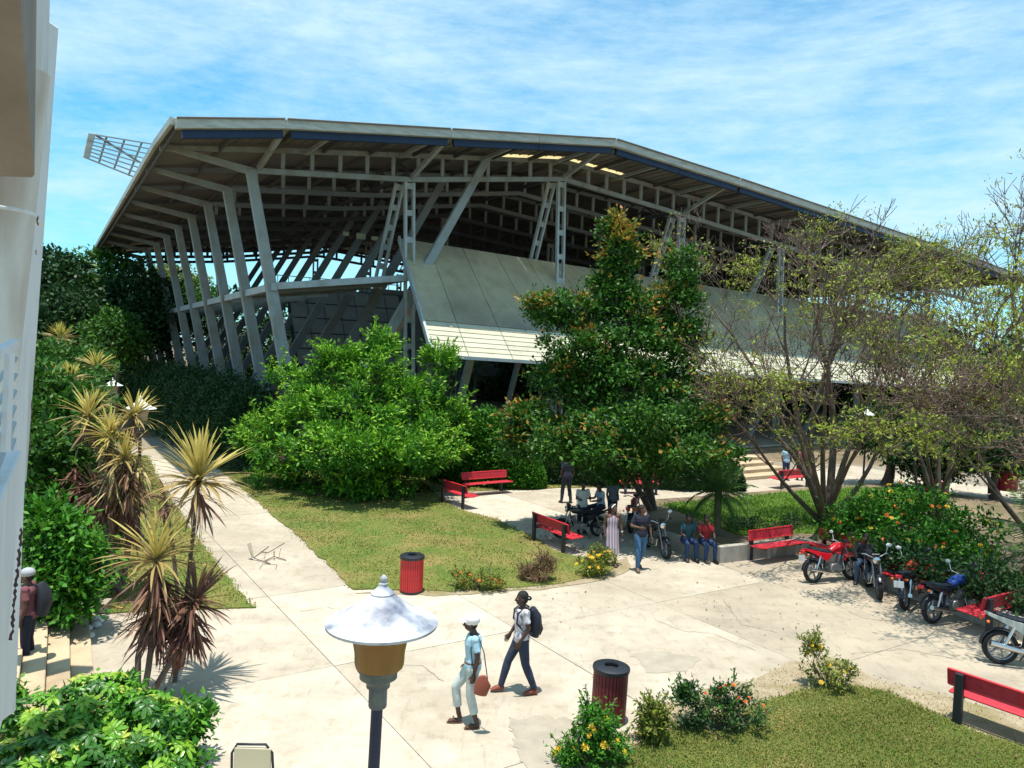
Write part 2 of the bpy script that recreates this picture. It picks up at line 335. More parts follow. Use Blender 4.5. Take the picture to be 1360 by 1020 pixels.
def segs_mesh(name, S, n=4):
    "S: list of (p0,p1,r0,r1) -> tapered n-sided limbs"
    P0 = np.array([s[0] for s in S], dtype=float); P1 = np.array([s[1] for s in S], dtype=float)
    r0 = np.array([s[2] for s in S])[:, None]; r1 = np.array([s[3] for s in S])[:, None]
    d = unit(P1-P0); ref = np.where(np.abs(d[:, 2:3]) < .9, np.array([[0, 0, 1.]]), np.array([[1., 0, 0]]))
    a = unit(np.cross(d, ref)); b = np.cross(d, a); k = len(S); V = np.zeros((k, 2*n, 3))
    for j in range(n):
        t = 2*math.pi*j/n; o = a*math.cos(t)+b*math.sin(t); V[:, j] = P0+o*r0; V[:, n+j] = P1+o*r1
    F = [(j, (j+1) % n, n+(j+1) % n, n+j) for j in range(n)]
    F = (np.array(F)[None]+(np.arange(k)*2*n)[:, None, None]).reshape(-1, 4)
    return np_idx_mesh(name, V.reshape(-1, 3), F, True)
def v3(v): return np.array([v[0], v[1], v[2]], dtype=float)
# ================================================================== GROUND
def struct(o): o['kind'] = 'structure'; return o
g = struct(MB().add([(-400, -60, -.12), (600, -60, -.12), (600, 900, -.12), (-400, 900, -.12)], [(0, 1, 2, 3)]).build('ground', M['soil']))
plaza = struct(MB().prism([(-30, -5), (45, -5), (45, 44), (-30, 44)], -.10, -.035).build('plaza', M['joint']))
# paving slabs, laid parallel to the hall, joints recessed
def uv(u, v): return D1*u+D2*v
BU, BV = 4.3, 3.9
cnt = 0
slabm = {}
for i in range(-6, 12):
    for j in range(-6, 10):
        c = uv(8.6+(i+.5)*BU, .9+(j+.5)*BV)
        if not (-18 < c.x < 24 and 6 < c.y < 41): continue
        if c.x < -14 and c.y < 30: continue
        mk = 'concrete' if c.x < 4.2 or c.y > 27 else 'concrete_grey'
        if (i*7+j*3) % 5 == 0 and mk == 'concrete': mk = 'concrete_white'
        q = [uv(8.6+a*BU+(.008 if e else -.008)*0, 0) for a, e in ((i, 1),)]
        pl = []
        for a, b, sa, sb in ((i, j, 1, 1), (i+1, j, -1, 1), (i+1, j+1, -1, -1), (i, j+1, 1, -1)):
            p = uv(8.6+a*BU+sa*.007, .9+b*BV+sb*.007); pl.append((p.x, p.y))
        MB().prism(pl, -.034, random.uniform(-.004, .0)).build('paving_slab', M[mk], plaza); cnt += 1
def sheet(name, poly, z, m, th=.03, noise=.06, sub=6, step=.35):
    P = [Vector((p[0], p[1], 0)) for p in poly]; Q = []
    for a, b in zip(P, P[1:]+P[:1]):
        k = max(1, int((b-a).length/step))
        for t in range(k):
            q = a.lerp(b, t/k); w = noise
            Q.append((q.x+random.uniform(-w, w), q.y+random.uniform(-w, w)))
    return MB().prism(Q, z-th, z).build(name, m), [(p.x, p.y) for p in P]
def pxpoly(pts): return [G(*p) for p in pts]
def inside(P, poly):
    x, y = P[:, 0], P[:, 1]; r = np.zeros(len(P), bool); n = len(poly)
    for i in range(n):
        x0, y0 = poly[i]; x1, y1 = poly[(i+1) % n]
        c = ((y0 > y) != (y1 > y)) & (x < (x1-x0)*(y-y0)/(y1-y0+1e-9)+x0); r ^= c
    return r
def blades(name, poly, n, h, m, z=.02):
    a = np.array(poly); lo, hi = a.min(0), a.max(0); P = []; tot = 0
    while tot < n:
        q = lo+(hi-lo)*rng.random((n*2, 2)); q = q[inside(q, poly)]; P.append(q); tot += len(q)
        if len(q) == 0: break
    P = np.concatenate(P)[:n]; k = len(P); b = np.c_[P, np.full(k, z)]
    # patchy height
    den = .55+.45*np.sin(P[:, 0]*1.7+np.sin(P[:, 1]*2.3)*1.5)*np.cos(P[:, 1]*1.3)
    b[:, :2] += rng.normal(size=(k, 2))*.07
    t = rng.normal(size=(k, 2)); t /= np.linalg.norm(t, axis=1, keepdims=True)
    hh = h*(.5+rng.random(k))*(.6+.5*den); w = (.006+.006*rng.random(k))*(1+P[:, 1]/14)
    V = np.zeros((k, 3, 3)); side = np.c_[-t[:, 1], t[:, 0], np.zeros(k)]
    V[:, 0] = b-side*w[:, None]; V[:, 1] = b+side*w[:, None]
    V[:, 2] = b+np.c_[t*(hh*.6)[:, None], hh]
    o = link(name, np_mesh(name, V.reshape(-1, 3), 3), m); o['kind'] = 'stuff'
    return o
L2, p2_ = sheet('lawn', pxpoly([(468, 783), (430, 745), (400, 716), (362, 683), (325, 652), (285, 618), (255, 585), (300, 575), (420, 600), (560, 640), (592, 667), (612, 678), (660, 690), (705, 712), (745, 736), (790, 745), (818, 752), (800, 764), (735, 777), (680, 782), (600, 786)]), .03, M['lawn']); struct(L2)
L1, p1_ = sheet('lawn', pxpoly([(339, 808), (300, 765), (262, 715), (235, 676), (212, 640), (196, 606), (120, 600), (60, 640), (80, 760), (150, 815), (240, 812)]), .03, M['lawn']); struct(L1)
L3, p3_ = sheet('lawn', pxpoly([(700, 1180), (790, 1040), (835, 1000), (870, 980), (930, 958), (1000, 940), (1060, 922), (1110, 910), (1180, 922), (1240, 950), (1300, 975), (1400, 1010), (1460, 1100), (1500, 1250)]), .03, M['lawn']); struct(L3)
S3, _ = sheet('dry_soil', pxpoly([(690, 1190), (740, 1030), (790, 990), (850, 960), (900, 930), (1000, 905), (1050, 880), (1100, 872), (1170, 905), (1260, 925), (1420, 975), (1520, 1250)]), .012, M['drysoil'], .02, .14); struct(S3)
blades('dry_grass', _, 16000, .035, M['straw'], .0)
S2, _ = sheet('dry_soil', pxpoly([(560, 668), (585, 650), (612, 683), (700, 716), (752, 738), (800, 748), (830, 742), (838, 757), (806, 770), (735, 782), (600, 792), (468, 788), (600, 780), (760, 755), (700, 722)]), .012, M['drysoil'], .02, .1); struct(S2)
patch1, _ = sheet('worn_patch', pxpoly([(672, 955), (720, 950), (770, 958), (790, 1000), (760, 1060), (700, 1040), (688, 1000)]), .006, M['patch'], .01, .09, step=.09); struct(patch1)
patch2, _ = sheet('worn_patch', pxpoly([(838, 868), (880, 864), (930, 874), (908, 893), (860, 893)]), .006, M['patch'], .01, .07, step=.09); struct(patch2)
grass_far, p5_ = sheet('grass_strip', pxpoly([(420, 645), (545, 655), (640, 652), (760, 648), (860, 645), (905, 640), (1000, 632), (900, 615), (400, 600)]), .03, M['lawn']); struct(grass_far)
blades('grass', p2_, 90000, .035, M['blade']); blades('grass', p1_, 40000, .04, M['blade'])
blades('grass', p3_, 150000, .034, M['blade']); blades('grass', p5_, 12000, .1, M['blade'])
def crack(pts, w=.008):
    P = pxpoly(pts); V = []; k = 0
    for a, b in zip(P, P[1:]):
        n_ = max(2, int((b-a).length/.12)); d = (b-a).normalized(); s = Vector((-d.y, d.x, 0))
        for t in range(n_):
            c = a.lerp(b, t/n_)+s*random.uniform(-.035, .035); ww = w*random.uniform(.3, 1.2); V += [c+s*ww, c-s*ww]
    q = MB(); q.add([(v.x, v.y, .0035) for v in V], [(2*i, 2*i+1, 2*i+3, 2*i+2) for i in range(len(V)//2-1)]); struct(q.build('pavement_crack', M['joint']))
for pts in ([(868, 822), (905, 838), (950, 842), (1010, 868)], [(590, 905), (560, 885), (520, 880)], [(1100, 800), (1150, 822), (1210, 826), (1290, 845)], [(960, 795), (985, 830), (1040, 842)], [(400, 812), (432, 806), (470, 812)], [(1130, 868), (1200, 862), (1290, 880)]): crack(pts)
q_ = np.array([v3(G(px, py)) for px, py in zip(rng.uniform(690, 1330, 900), rng.uniform(690, 900, 900))]); q_[:, 2] = .006
MDEB = True
# planter with retaining wall, behind the motorbikes
wall_line = [G(850, 716), G(953, 747), G(1066, 734), G(1145, 768), G(1235, 802), G(1330, 838), G(1440, 880)]
pl_poly = [(p.x, p.y) for p in wall_line]+[(p.x, p.y) for p in pxpoly([(1600, 760), (1420, 690), (1190, 650), (1080, 654), (975, 664), (868, 672)])]
pb = struct(MB().prism(pl_poly, -.08, .26).build('planting_bed', M['soil']))
lw = [(p.x, p.y) for p in [wall_line[1].lerp(wall_line[2], .0), wall_line[2]]]
lawn4, p4_ = sheet('lawn', pxpoly([(880, 670, .27), (975, 662, .27), (1080, 651, .27), (1190, 648, .27), (1260, 662, .27), (1150, 712, .27), (1060, 708, .27), (985, 712, .27), (930, 690, .27)]), .285, M['lawn_green'], .03); struct(lawn4)
blades('grass', p4_, 30000, .1, M['blade_green'], .275)
def wall_run(name, pts, h, th, m, label, cat, seglen=2.4):
    t = thing(name, label, cat, pts[0])
    for a, b in zip(pts, pts[1:]):
        k = max(1, round((b-a).length/seglen))
        for i in range(k):
            p = a.lerp(b, i/k); q = a.lerp(b, (i+1)/k); d = (q-p).normalized()*.006
            mid = Vector((0, 0, h/2-.04)); MB().bar(p+d+mid, q-d+mid, th, h+.08).build('wall_block', m, t, bevel=.01)
    return t
wall_run('planter_wall', wall_line, .46, .2, M['planter'], 'low grey concrete retaining wall around the planting bed behind the motorbikes', 'low wall')
# far steps
st = thing('garden_steps', 'pale stone steps rising beyond the far path behind two standing people', 'steps', G(1030, 637))
b0 = G(1030, 640)
for i in range(4):
    c = b0+D1*(1.2+i*.75)+D2*.0
    MB().box((c.x, c.y, .09+.17*i), (5.5, .8, .17), math.atan2(D2.y, D2.x)).build('step', M['steps'], st, bevel=.015)
# side steps by the near building
ss = thing('entrance_steps', 'tan stone entrance steps climbing to the white building at left', 'steps', G(90, 900))
e0 = G(118, 818); e1 = G(122, 935)
up = -D2
for i in range(5):
    a = e0+up*(.34*i)+D1*.3; b = e1+up*(.34*i)-D1*1.2; k = 3
    for j in range(k):
        p = a.lerp(b, j/k); q = a.lerp(b, (j+1)/k); z1 = .13*(i+1)
        w = up*(.335 if i < 4 else 2.6); dd = (q-p).normalized()*.004
        MB().prism([(p+dd).to_tuple()[:2], (q-dd).to_tuple()[:2], (q-dd+w).to_tuple()[:2], (p+dd+w).to_tuple()[:2]], -.02, z1).build('tread', M['steps'], ss, bevel=.012)
# ================================================================== HALL
A0 = at(411, 619, 38)
def H(s, off, z):
    z = z-.021*max(0, off)*min(1, max(0, z)/10)
    if s < -3 and z > 8: s = s+.017*max(0, off)*min(1, (-3-s)/3)
    return Vector((A0.x, A0.y, 0))+D2*s+D1*off+Vector((0, 0, z))
hall = thing('open_hall', 'huge open-sided steel hall with raking columns and overhanging sheet roof', 'hall', H(0, 0, 0))
def roofz(s): return float(np.interp(s, (-7.4, -2.9, 4.9, 15, 25, 35, 50, 64), (14.18, 15.0, 16.05, 17.4, 16.8, 16.08, 14.95, 13.75)))
SMIN, SMAX, OFF0, NB, BAY = -7.2, 64.0, -4.3, 10, 4.85
OFFE = (NB-1)*BAY+2
hallfloor = MB().prism([H(-1, -3, 0).to_tuple()[:2], H(64, -3, 0).to_tuple()[:2], H(64, OFFE, 0).to_tuple()[:2], H(-1, OFFE, 0).to_tuple()[:2]], -.1, .02).build('floor_slab', M['concrete_grey'], hall)
def botz(s): return float(np.interp(s, (-2.9, 4.9, 14.9, 24.8, 35, 50, 64), (13.72, 14.5, 16.05, 15.2, 14.3, 13.0, 11.9)))
def topz(s): return roofz(s)-.3
post_me = MB().box((0, 0, .5), (.17, .14, 1)).mesh('truss_post'); post_me.materials.append(M['steel'])
ks = [-2.9, 4.9, 14.9, 24.8, 35, 45, 55, 64]
for i in range(NB):
    o = i*BAY
    MB().bar(H(-.35, o, -.3), H(-3.2, o, 13.75), .66, .3, up=D1, w1=.44).build('raking_column', M['steel'], hall, bevel=.02)
    MB().bar(H(.3, o, -.3), H(9.6, o, 16.45), .54, .28, up=D1, w1=.44).build('raking_strut', M['steel'] if i < 1 else M['steel_shade_mid'], hall, bevel=.02)
    MB().bar(H(-2.9, o, 13.62), H(-7.05, o, 14.18), .22, .34, h1=.2).build('cantilever_beam', M['steel'], hall)
    bc = MB(); tcd = MB(); tmt = M['steel'] if i < 1 else M['steel_shade_mid'] if i < 3 else M['steel_shade_deep']
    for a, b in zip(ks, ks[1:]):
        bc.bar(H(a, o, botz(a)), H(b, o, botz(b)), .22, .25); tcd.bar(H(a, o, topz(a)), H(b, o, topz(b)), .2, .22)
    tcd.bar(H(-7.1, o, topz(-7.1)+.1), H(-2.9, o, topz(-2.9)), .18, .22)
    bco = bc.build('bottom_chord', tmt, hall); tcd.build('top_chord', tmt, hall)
    ss_ = [s for s in np.arange(-1.7, 63, 1.42) if all(abs(s-k) > .3 for k in ks)]
    if i < 4:
        for s in ss_:
            instance('truss_post', post_me, bco, Matrix.Translation(H(s, o, botz(s)+.14)) @ Matrix.Rotation(math.atan2(D2.y, D2.x), 4, 'Z') @ Matrix.Diagonal((1, 1, topz(s)-botz(s)-.26, 1)))
    else:
        q = MB()
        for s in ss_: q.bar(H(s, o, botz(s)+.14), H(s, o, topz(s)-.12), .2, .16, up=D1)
        q.build('truss_posts', M['steel_shade_deep'], bco)['kind'] = 'stuff'
# lattice columns
def lattice(p0, p1, name, m, wd=D2, w=.46, step=1.35):
    t = MB(); n = (p1-p0); Ln = n.length; d = n.normalized()
    t.bar(p0-wd*w/2, p1-wd*w/2, .13, .22, up=D1); t.bar(p0+wd*w/2, p1+wd*w/2, .13, .22, up=D1)
    fr = t.build(name, m, hall, bevel=.008); k = int(Ln/step)
    bt = MB().box((0, 0, 0), (w-.125, .16, .3)).mesh('batten_plate'); bt.materials.append(m)
    zq = d; xq = wd; yq = zq.cross(xq).normalized(); xq = yq.cross(zq)
    rot = Matrix(((xq.x, yq.x, zq.x), (xq.y, yq.y, zq.y), (xq.z, yq.z, zq.z))).to_4x4()
    for i in range(k+1): instance('batten_plate', bt, fr, Matrix.Translation(p0+d*(.2+i*(Ln-.4)/k)) @ rot)
for j, s in enumerate((4.95, 14.75, 24.7, 34.9, 44.9, 54.9)):
    lattice(H(s+.45, -.05, 0), H(s-.05, -.05, botz(s)-.15), 'lattice_column', M['steel_light'])
    lattice(H(s-.4, 3.0, 9.0), H(s-.35, .5, botz(s)-.15), 'lattice_strut', M['steel_light'], w=.4, step=1.1)
for s in (14.9, 24.8, 34.9):
    for o in (15, 30, 45): lattice(H(s, o, 0), H(s, o, botz(s)-.1), 'lattice_column', M['steel'])
for s in (-2.2, 5):
    lattice(H(s+1.2, 45.5, 0), H(s, 45.5, 13.6), 'lattice_column', M['steel'])
# ring beam, deck
rb = MB().bar(H(-2.03, -.3, 8.35), H(-2.03, OFFE-1.8, 8.35), .28, .34).build('ring_beam', M['steel_light'], hall)
MB().bar(H(-1.9, -.32, 8.4), H(4.9, -.32, 9.36), .24, .32).build('ring_beam', M['steel_light'], hall)
for i in range(NB-1):
    o = i*BAY
    MB().plate([H(-1.8, o-.1+.0, 8.28), H(5, o-.1, 9.2), H(5, o+4.86, 9.2), H(-1.8, o+4.86, 8.28)], (0, 0, 1), .06).build('deck_panel', M['grey_panel'], hall) if i < 2 else None
    MB().bar(H(-1.9, o+2.5, 8.26), H(4.9, o+2.5, 9.2), .14, .2).build('deck_joist', M['steel'], hall)
# roof: sheets, purlins, edge
pur = [SMIN+.15+k*2.42 for k in range(30) if SMIN+.15+k*2.42 < SMAX]
for s in pur: MB().bar(H(s, OFF0+.12, roofz(s)-.19), H(s, OFFE, roofz(s)-.19), .09, .22).build('purlin', M['roofsheet_dark'], hall)
segs = [SMIN, -5, -2.9, -.3, 2.3, 4.9, 7.4, 9.9, 12.4, 15, 20, 25, 30, 35, 40, 45, 50, 55, 60, SMAX]
offs = [OFF0]+[BAY*k for k in range(0, NB)]+[OFFE]
for i in range(len(offs)-1):
    for j in range(len(segs)-1):
        a, b = segs[j], segs[j+1]; o0, o1 = offs[i]+.001, offs[i+1]-.001
        lit = (i == 1 and 9.5 < a < 19) and True
        lit = i == 1 and 9.0 < a < 15.2
        if lit:
            c = a+(b-a)*.5; o2 = o0+1.2
            MB().plate([H(a+.01, o0, roofz(a)), H(b-.01, o0, roofz(b)), H(b-.01, o2, roofz(b)), H(a+.01, o2, roofz(a))], (0, 0, 1), .02).build('skylight_panel', M['skylight'], hall)
            o0 = o2+.02
        MB().plate([H(a+.001, o0, roofz(a)), H(b-.001, o0, roofz(b)), H(b-.001, o1, roofz(b)), H(a+.001, o1, roofz(a))], (0, 0, 1), .05).build('roof_panel', M['roofsheet'] if i < 2 or j < 3 else M['roofsheet_dark'], hall)  # deeper panels use a darker copy, hall shade put into the colour
# ribs on the sheet visible from below in the front overhang (fine ribs joined)
q = MB()
for s in np.arange(SMIN+.3, SMAX, .6): q.bar(H(s, OFF0+.1, roofz(s)-.025), H(s, .0, roofz(s)-.025), .05, .04)
ribs = q.build('sheet_ribs', M['roofsheet'], hall); ribs['kind'] = 'stuff'
def edge_run(s0, s1, n, dz, w, h, off, name, m):
    ss2 = np.linspace(s0, s1, n+1)
    for a, b in zip(ss2, ss2[1:]): MB().bar(H(a+.01, off, roofz(a)+dz-.12), H(b-.01, off, roofz(b)+dz-.12), w, h).build(name, m, hall, bevel=.01)
for s0, s1, n in ((SMIN, -2.9, 1), (-2.9, 4.9, 1), (4.9, 15, 2), (15, 25, 2), (25, 35, 1), (35, 50, 2), (50, SMAX, 2)):
    edge_run(s0, s1, n, .0, .3, .38, OFF0-.1, 'roof_edge', M['roofedge'])
    edge_run(s0+.05, s1-.05, n, .2, .45, .06, OFF0-.12, 'roof_flashing', M['roofsheet'])
    edge_run(s0+.3, s1-.02, n, -.34, .2, .36, OFF0+.12, 'edge_beam', M['bluebeam'])
for i in range(NB+0):
    o0 = OFF0 if i == 0 else (i-1)*BAY; o1 = i*BAY
    MB().bar(H(SMIN-.08, o0, roofz(SMIN)+.0), H(SMIN-.08, o1-.02, roofz(SMIN)+.0), .14, .3).build('eave_gutter', M['roofedge'], hall)
for s in list(np.arange(-.6, 62, 4.9)): MB().bar(H(s, OFF0+.15, roofz(s)-.3), H(s, -.1, topz(s)-.1), .14, .18).build('edge_bracket', M['steel'], hall)
for s in (-2.9, 4.95, 14.8, 24.7, 34.9, 44.9): MB().bar(H(s+.05, -.1, botz(s)+.1), H(s+.2, OFF0-.05, roofz(s)+.05), .2, .22).build('brace', M['steel'], hall)
# longitudinal trusses
for s in (4.9, 14.9, 24.8, 35, 45):
    q = MB(); q.bar(H(s, 0, botz(s)+.3), H(s, OFFE, botz(s)+.3), .18, .2)
    for o in np.arange(1.2, OFFE, 2.5):
        q.bar(H(s, o-1.2, botz(s)+.35), H(s, o, topz(s)-.2), .1, .1); q.bar(H(s, o, topz(s)-.2), H(s, o+1.2, botz(s)+.35), .1, .1)
    q.build('long_truss', M['steel_shade_deep'], hall)
# inclined cladding along the front
def clad(s, t): # t 0 bottom .. 1 top
    s2 = s+1.35*t*max(0, 1-(s-3.8)/12); off = -5.6+7.1*t; z = 5.46-.028*(s-3.8)+(6.2)*t
    return H(s2, off, z)
S0, S1c, W_ = 3.8, 62, 2.5
edges = [S0]+[S0+1.9+k*W_ for k in range(23)]
for a, b in zip(edges, edges[1:]):
    n_ = (clad(b, 0)-clad(a, 0)).cross(clad(a, 1)-clad(a, 0)).normalized()
    MB().plate([clad(a+.02, .262), clad(b-.02, .262), clad(b-.02, 1), clad(a+.02, 1)], n_, -.06).build('cladding_sheet', M['cladding'], hall)
    for k in range(7):
        t0 = .262*k/7; t1 = .262*(k+1)/7-.006
        MB().plate([clad(a+.02, t0), clad(b-.02, t0), clad(b-.02, t1), clad(a+.02, t1)], n_, -.05).add([], []).build('cladding_slat', M['cream_sunlit'], hall)
MB().bar(clad(S0, 0)-Vector((0, 0, .08)), clad(S1c, 0)-Vector((0, 0, .08)), .2, .16).build('cladding_rail', M['steel_light'], hall)
MB().bar(clad(S0-.05, 0), clad(S0-.05, 1), .12, .3).build('cladding_rail', M['steel_light'], hall)
MB().bar(clad(S0, .27)-D1*-.2, clad(S1c, .27)-D1*-.2, .12, .14).build('cladding_rail', M['steel'], hall)
for k in range(9): # frames carrying the cladding, seen below it
    s = 8+k*6.2; MB().bar(H(s, .4, 0), H(s-.6, -3.2, 6.3), .28, .35, up=D2).build('cladding_leg', M['steel'], hall)
    MB().bar(H(s+.9, 6.4, 0), H(s, .9, 10.6), .25, .3, up=D2).build('cladding_leg', M['steel'], hall)
MB().box(H(64.2, 22, 5.6), (.3, 34, 11.2), math.atan2(D2.y, D2.x)).build('side_wall', M['grey_panel'], hall)
# clerestory openings above the cladding: pale boards paint the light of bright gaps
for k in range(22):
    s = 6.0+k*1.05; MB().box(H(s, 12, 13.35-.04*k), (.62 if k % 3 else .4, .06, .26+.12*(k % 2)), math.atan2(D2.y, D2.x)).build('bright_gap_board', M['cream_sunlit'], hall)
PX0 = 4.6
# grandstand cladding inside, a grid of grey sheets
PA, PB_, PC, PD = H(PX0, 20, 10.3), H(13.5, 20, 10.3), H(13.5, 17, 4.4), H(PX0, 17, 4.4)
for i in range(7):
    for j in range(5):
        f = lambda u, v: (PA.lerp(PB_, u)).lerp(PD.lerp(PC, u), v)
        u0, u1, v0, v1 = i/7+.004, (i+1)/7-.004, j/5+.008, (j+1)/5-.008
        MB().plate([f(u0, v0), f(u0, v1), f(u1, v1), f(u1, v0)], D1, .05).build('stand_panel', M['grey_panel'], hall)
rail = MB()
for k in range(14): rail.tube([H(3+k*.8, 19.9, 10.3), H(3+k*.8, 19.9, 11.1)], .03, 5)
rail.bar(H(3, 19.9, 11.1), H(13.5, 19.9, 11.1), .06, .06); rail.build('stand_rail', M['steel'], hall)
MB().plate([H(9.6, 9, 8.7), H(10.1, 9, 8.7), H(5.2, 9, 2.2), H(4.7, 9, 2.2)], D1, .3).build('stair_stringer', plain('peach', (.6, .42, .3)), hall)
MB().plate([H(3.2, 18, 4.0), H(14, 18, 4.0), H(14, 18, .2), H(3.2, 18, .2)], D1, .1).build('stand_wall', plain('ochre_wall', (.42, .24, .1)), hall)
MB().plate([H(14.4, 20.6, 10.4), H(14.4, 17.6, 3.4), H(PX0, 17.6, 3.4), H(PX0, 20.6, 10.4)], D1, .1).build('stand_backing', M['steel_shade_deep'], hall)
MB().box(H(41, 40, 6.2), (46, .3, 12.4), math.atan2(D2.y, D2.x)).build('stand_wall', M['grey_panel'], hall)
# louvred frame cantilevered above the roof's far side
LO = H(-6.4, 16, 0); lf = thing('louvred_frame', 'pale louvred steel frame sticking out above the roof eave against the sky', 'steel frame', LO)
YL = LO.y
c0, c1, c2, c3 = at(118, 177, YL-3), at(111, 209, YL-3), at(190, 241, YL), at(212, 192, YL)
f = lambda u, v: (c0.lerp(c3, u)).lerp(c1.lerp(c2, u), v)
nn = (c3-c0).cross(c1-c0).normalized()
MB().plate([f(0, 0), f(.09, 0), f(.09, 1), f(0, 1)], nn, .12).build('end_board', M['roofedge'], lf)
for k in range(8):
    v = .02+k*.137; MB().bar(f(.09, v), f(1, v), .07, .2 if k in (0, 7) else .13, up=nn).build('slat', M['steel_light'], lf)
for u in (.25, .5, .75, .98): MB().bar(f(u, 0)+nn*.1, f(u, 1)+nn*.1, .1, .08, up=nn).build('cross_rail', M['steel'], lf)
MB().bar(f(.09, .02), f(1, .62)+nn*.2, .1, .1).build('diagonal_tie', M['steel'], lf)
MB().bar(f(.98, 0), f(.98, 0)+Vector((1.2, .6, -1.8)), .18, .18).build('support_post', M['steel'], lf)
MB().bar(f(.98, 1), f(.98, 1)+Vector((1.6, .6, -1.2)), .18, .18).build('support_post', M['steel'], lf)
# ================================================================== NEAR BUILDING (left edge)
nb = thing('white_building', 'weathered white concrete building with balcony beam and pillar at left edge', 'building', (-4.6, 7, 0))
def L3(px, py, Y): return at(px, py, Y)
def strip(pts_r, depthY, wx, th, name, m, z_extra=0, bevel=.02):
    "a battered pillar whose right edge runs through the given points, wx wide, th deep"
    a, b = at(*pts_r[0], depthY+th), at(*pts_r[1], depthY+th); d = (b-a); a = a-Vector((0, th, 0)); b = b-Vector((0, th, 0))
    q = MB(); vs = []
    for p in (a-d*.25, b): vs += [p, p+Vector((-wx, 0, 0)), p+Vector((-wx, th, 0)), p+Vector((0, th, 0))]
    q.add(vs, [(0, 1, 2, 3), (7, 6, 5, 4), (0, 4, 5, 1), (1, 5, 6, 2), (2, 6, 7, 3), (3, 7, 4, 0)]); return q.build(name, m, nb, bevel=bevel)
strip([(63, 0), (19, 945)], 8.2, .42, .5, 'pillar', M['wall_white'])
strip([(70, 160), (36, 640)], 11.5, .5, .3, 'fin', M['wall_white']); strip([(67, 22), (60, 300)], 9.6, .3, .3, 'fin', M['wall_white'])
strip([(60, 20), (22, 945)], 7.6, .25, .3, 'fin', M['wall_white'])
# round column behind, upper beam with soffit
cc0 = at(0, 235, 5.8); cc1 = at(-30, 520, 5.8); MB().tube([cc0+(cc0-cc1)*.5, cc1+(cc1-cc0)*1.2], [.25, .25], 32).build('round_column', M['wall_rust'], nb, smooth=True)
MB().lathe([(.252, 0), (.256, .01), (.256, .02), (.252, .03)], at(-5, 283, 5.8), 32).build('column_joint', M['wall_white'], nb)
b1, b2, b3 = at(22, -60, 3.6), at(46, 238, 4.9), at(15, 232, 4.9)
q = MB(); th = Vector((-1.6, 0, 0)); q.add([b1, b2, b2+th, b1+th, b1+Vector((0, 0, 1.4)), b2+Vector((0, 0, 1.6)), b2+th+Vector((0, 0, 1.6)), b1+th+Vector((0, 0, 1.4))],
    [(0, 1, 2, 3), (7, 6, 5, 4), (0, 4, 5, 1), (1, 5, 6, 2), (2, 6, 7, 3), (3, 7, 4, 0)]); q.build('beam', M['soffit'], nb, bevel=.015)
# balcony rails and parapet
for k, (ya, yb) in enumerate(((468, 455), (503, 476), (533, 498), (560, 520), (588, 541), (616, 562), (650, 584))):
    a, b = at(-24, ya+(ya-yb)*1.1, 3.6), at(21-k*.5, yb, 5.0)
    if k == 0: MB().bar(a, b, .05, .05).build('rail', M['wall_white'], nb)
    else: MB().tube([a, b], .016, 8).build('rail', M['steel_light'], nb, smooth=True)
MB().bar(at(13, 470, 4.0), at(7, 600, 4.0), .03, .04, up=(0, 1, 0)).build('rail_post', M['wall_white'], nb)
p0, p1, p2, p3 = at(-40, 760, 2.9), at(29, 598, 4.7), at(3, 960, 4.2), at(-60, 1200, 2.9)
q = MB(); wv = Vector((-.16, 0, 0)); q.add([p0, p1, p2, p3, p0+wv, p1+wv, p2+wv, p3+wv], [(0, 1, 2, 3), (7, 6, 5, 4), (0, 4, 5, 1), (1, 5, 6, 2), (2, 6, 7, 3), (3, 7, 4, 0)])
q.build('parapet', M['wall_white'], nb, bevel=.01)
for px, py, Y, w, h in ((50, 293, 8.18, .022, .11), (48, 335, 8.18, .012, .06), (42, 540, 7.58, .012, .14), (40, 590, 7.58, .010, .16), (31, 413, 8.18, .02, .03), (47, 165, 8.18, .012, .03), (48, 180, 8.18, .012, .04)):
    c = at(px, py, Y); MB().tube([c+Vector((random.uniform(-.4, .4)*w, 0, h*(k_-.5))) for k_ in (0, .2, .45, .7, 1)], [w*.1, w*.5, w*.32, w*.55, w*.1], 6).build('rust_chip', M['chip'], nb)
V_ = []; 
for k in range(40):
    t = k/39; c = at(28.5-14*t, 700+150*t, 4.6-.36*t)+Vector((.003, -.004, 0)); w = .016*abs(math.sin(k*.9)+.4*math.sin(k*2.7))*random.uniform(.5, 1); o_ = random.uniform(-.006, .006); V_ += [c+Vector((o_-w, 0, 0)), c+Vector((o_+w, 0, 0))]
q = MB(); q.add(V_, [(2*k, 2*k+1, 2*k+3, 2*k+2) for k in range(39)]); q.build('peeling_strip', M['chip'], nb)
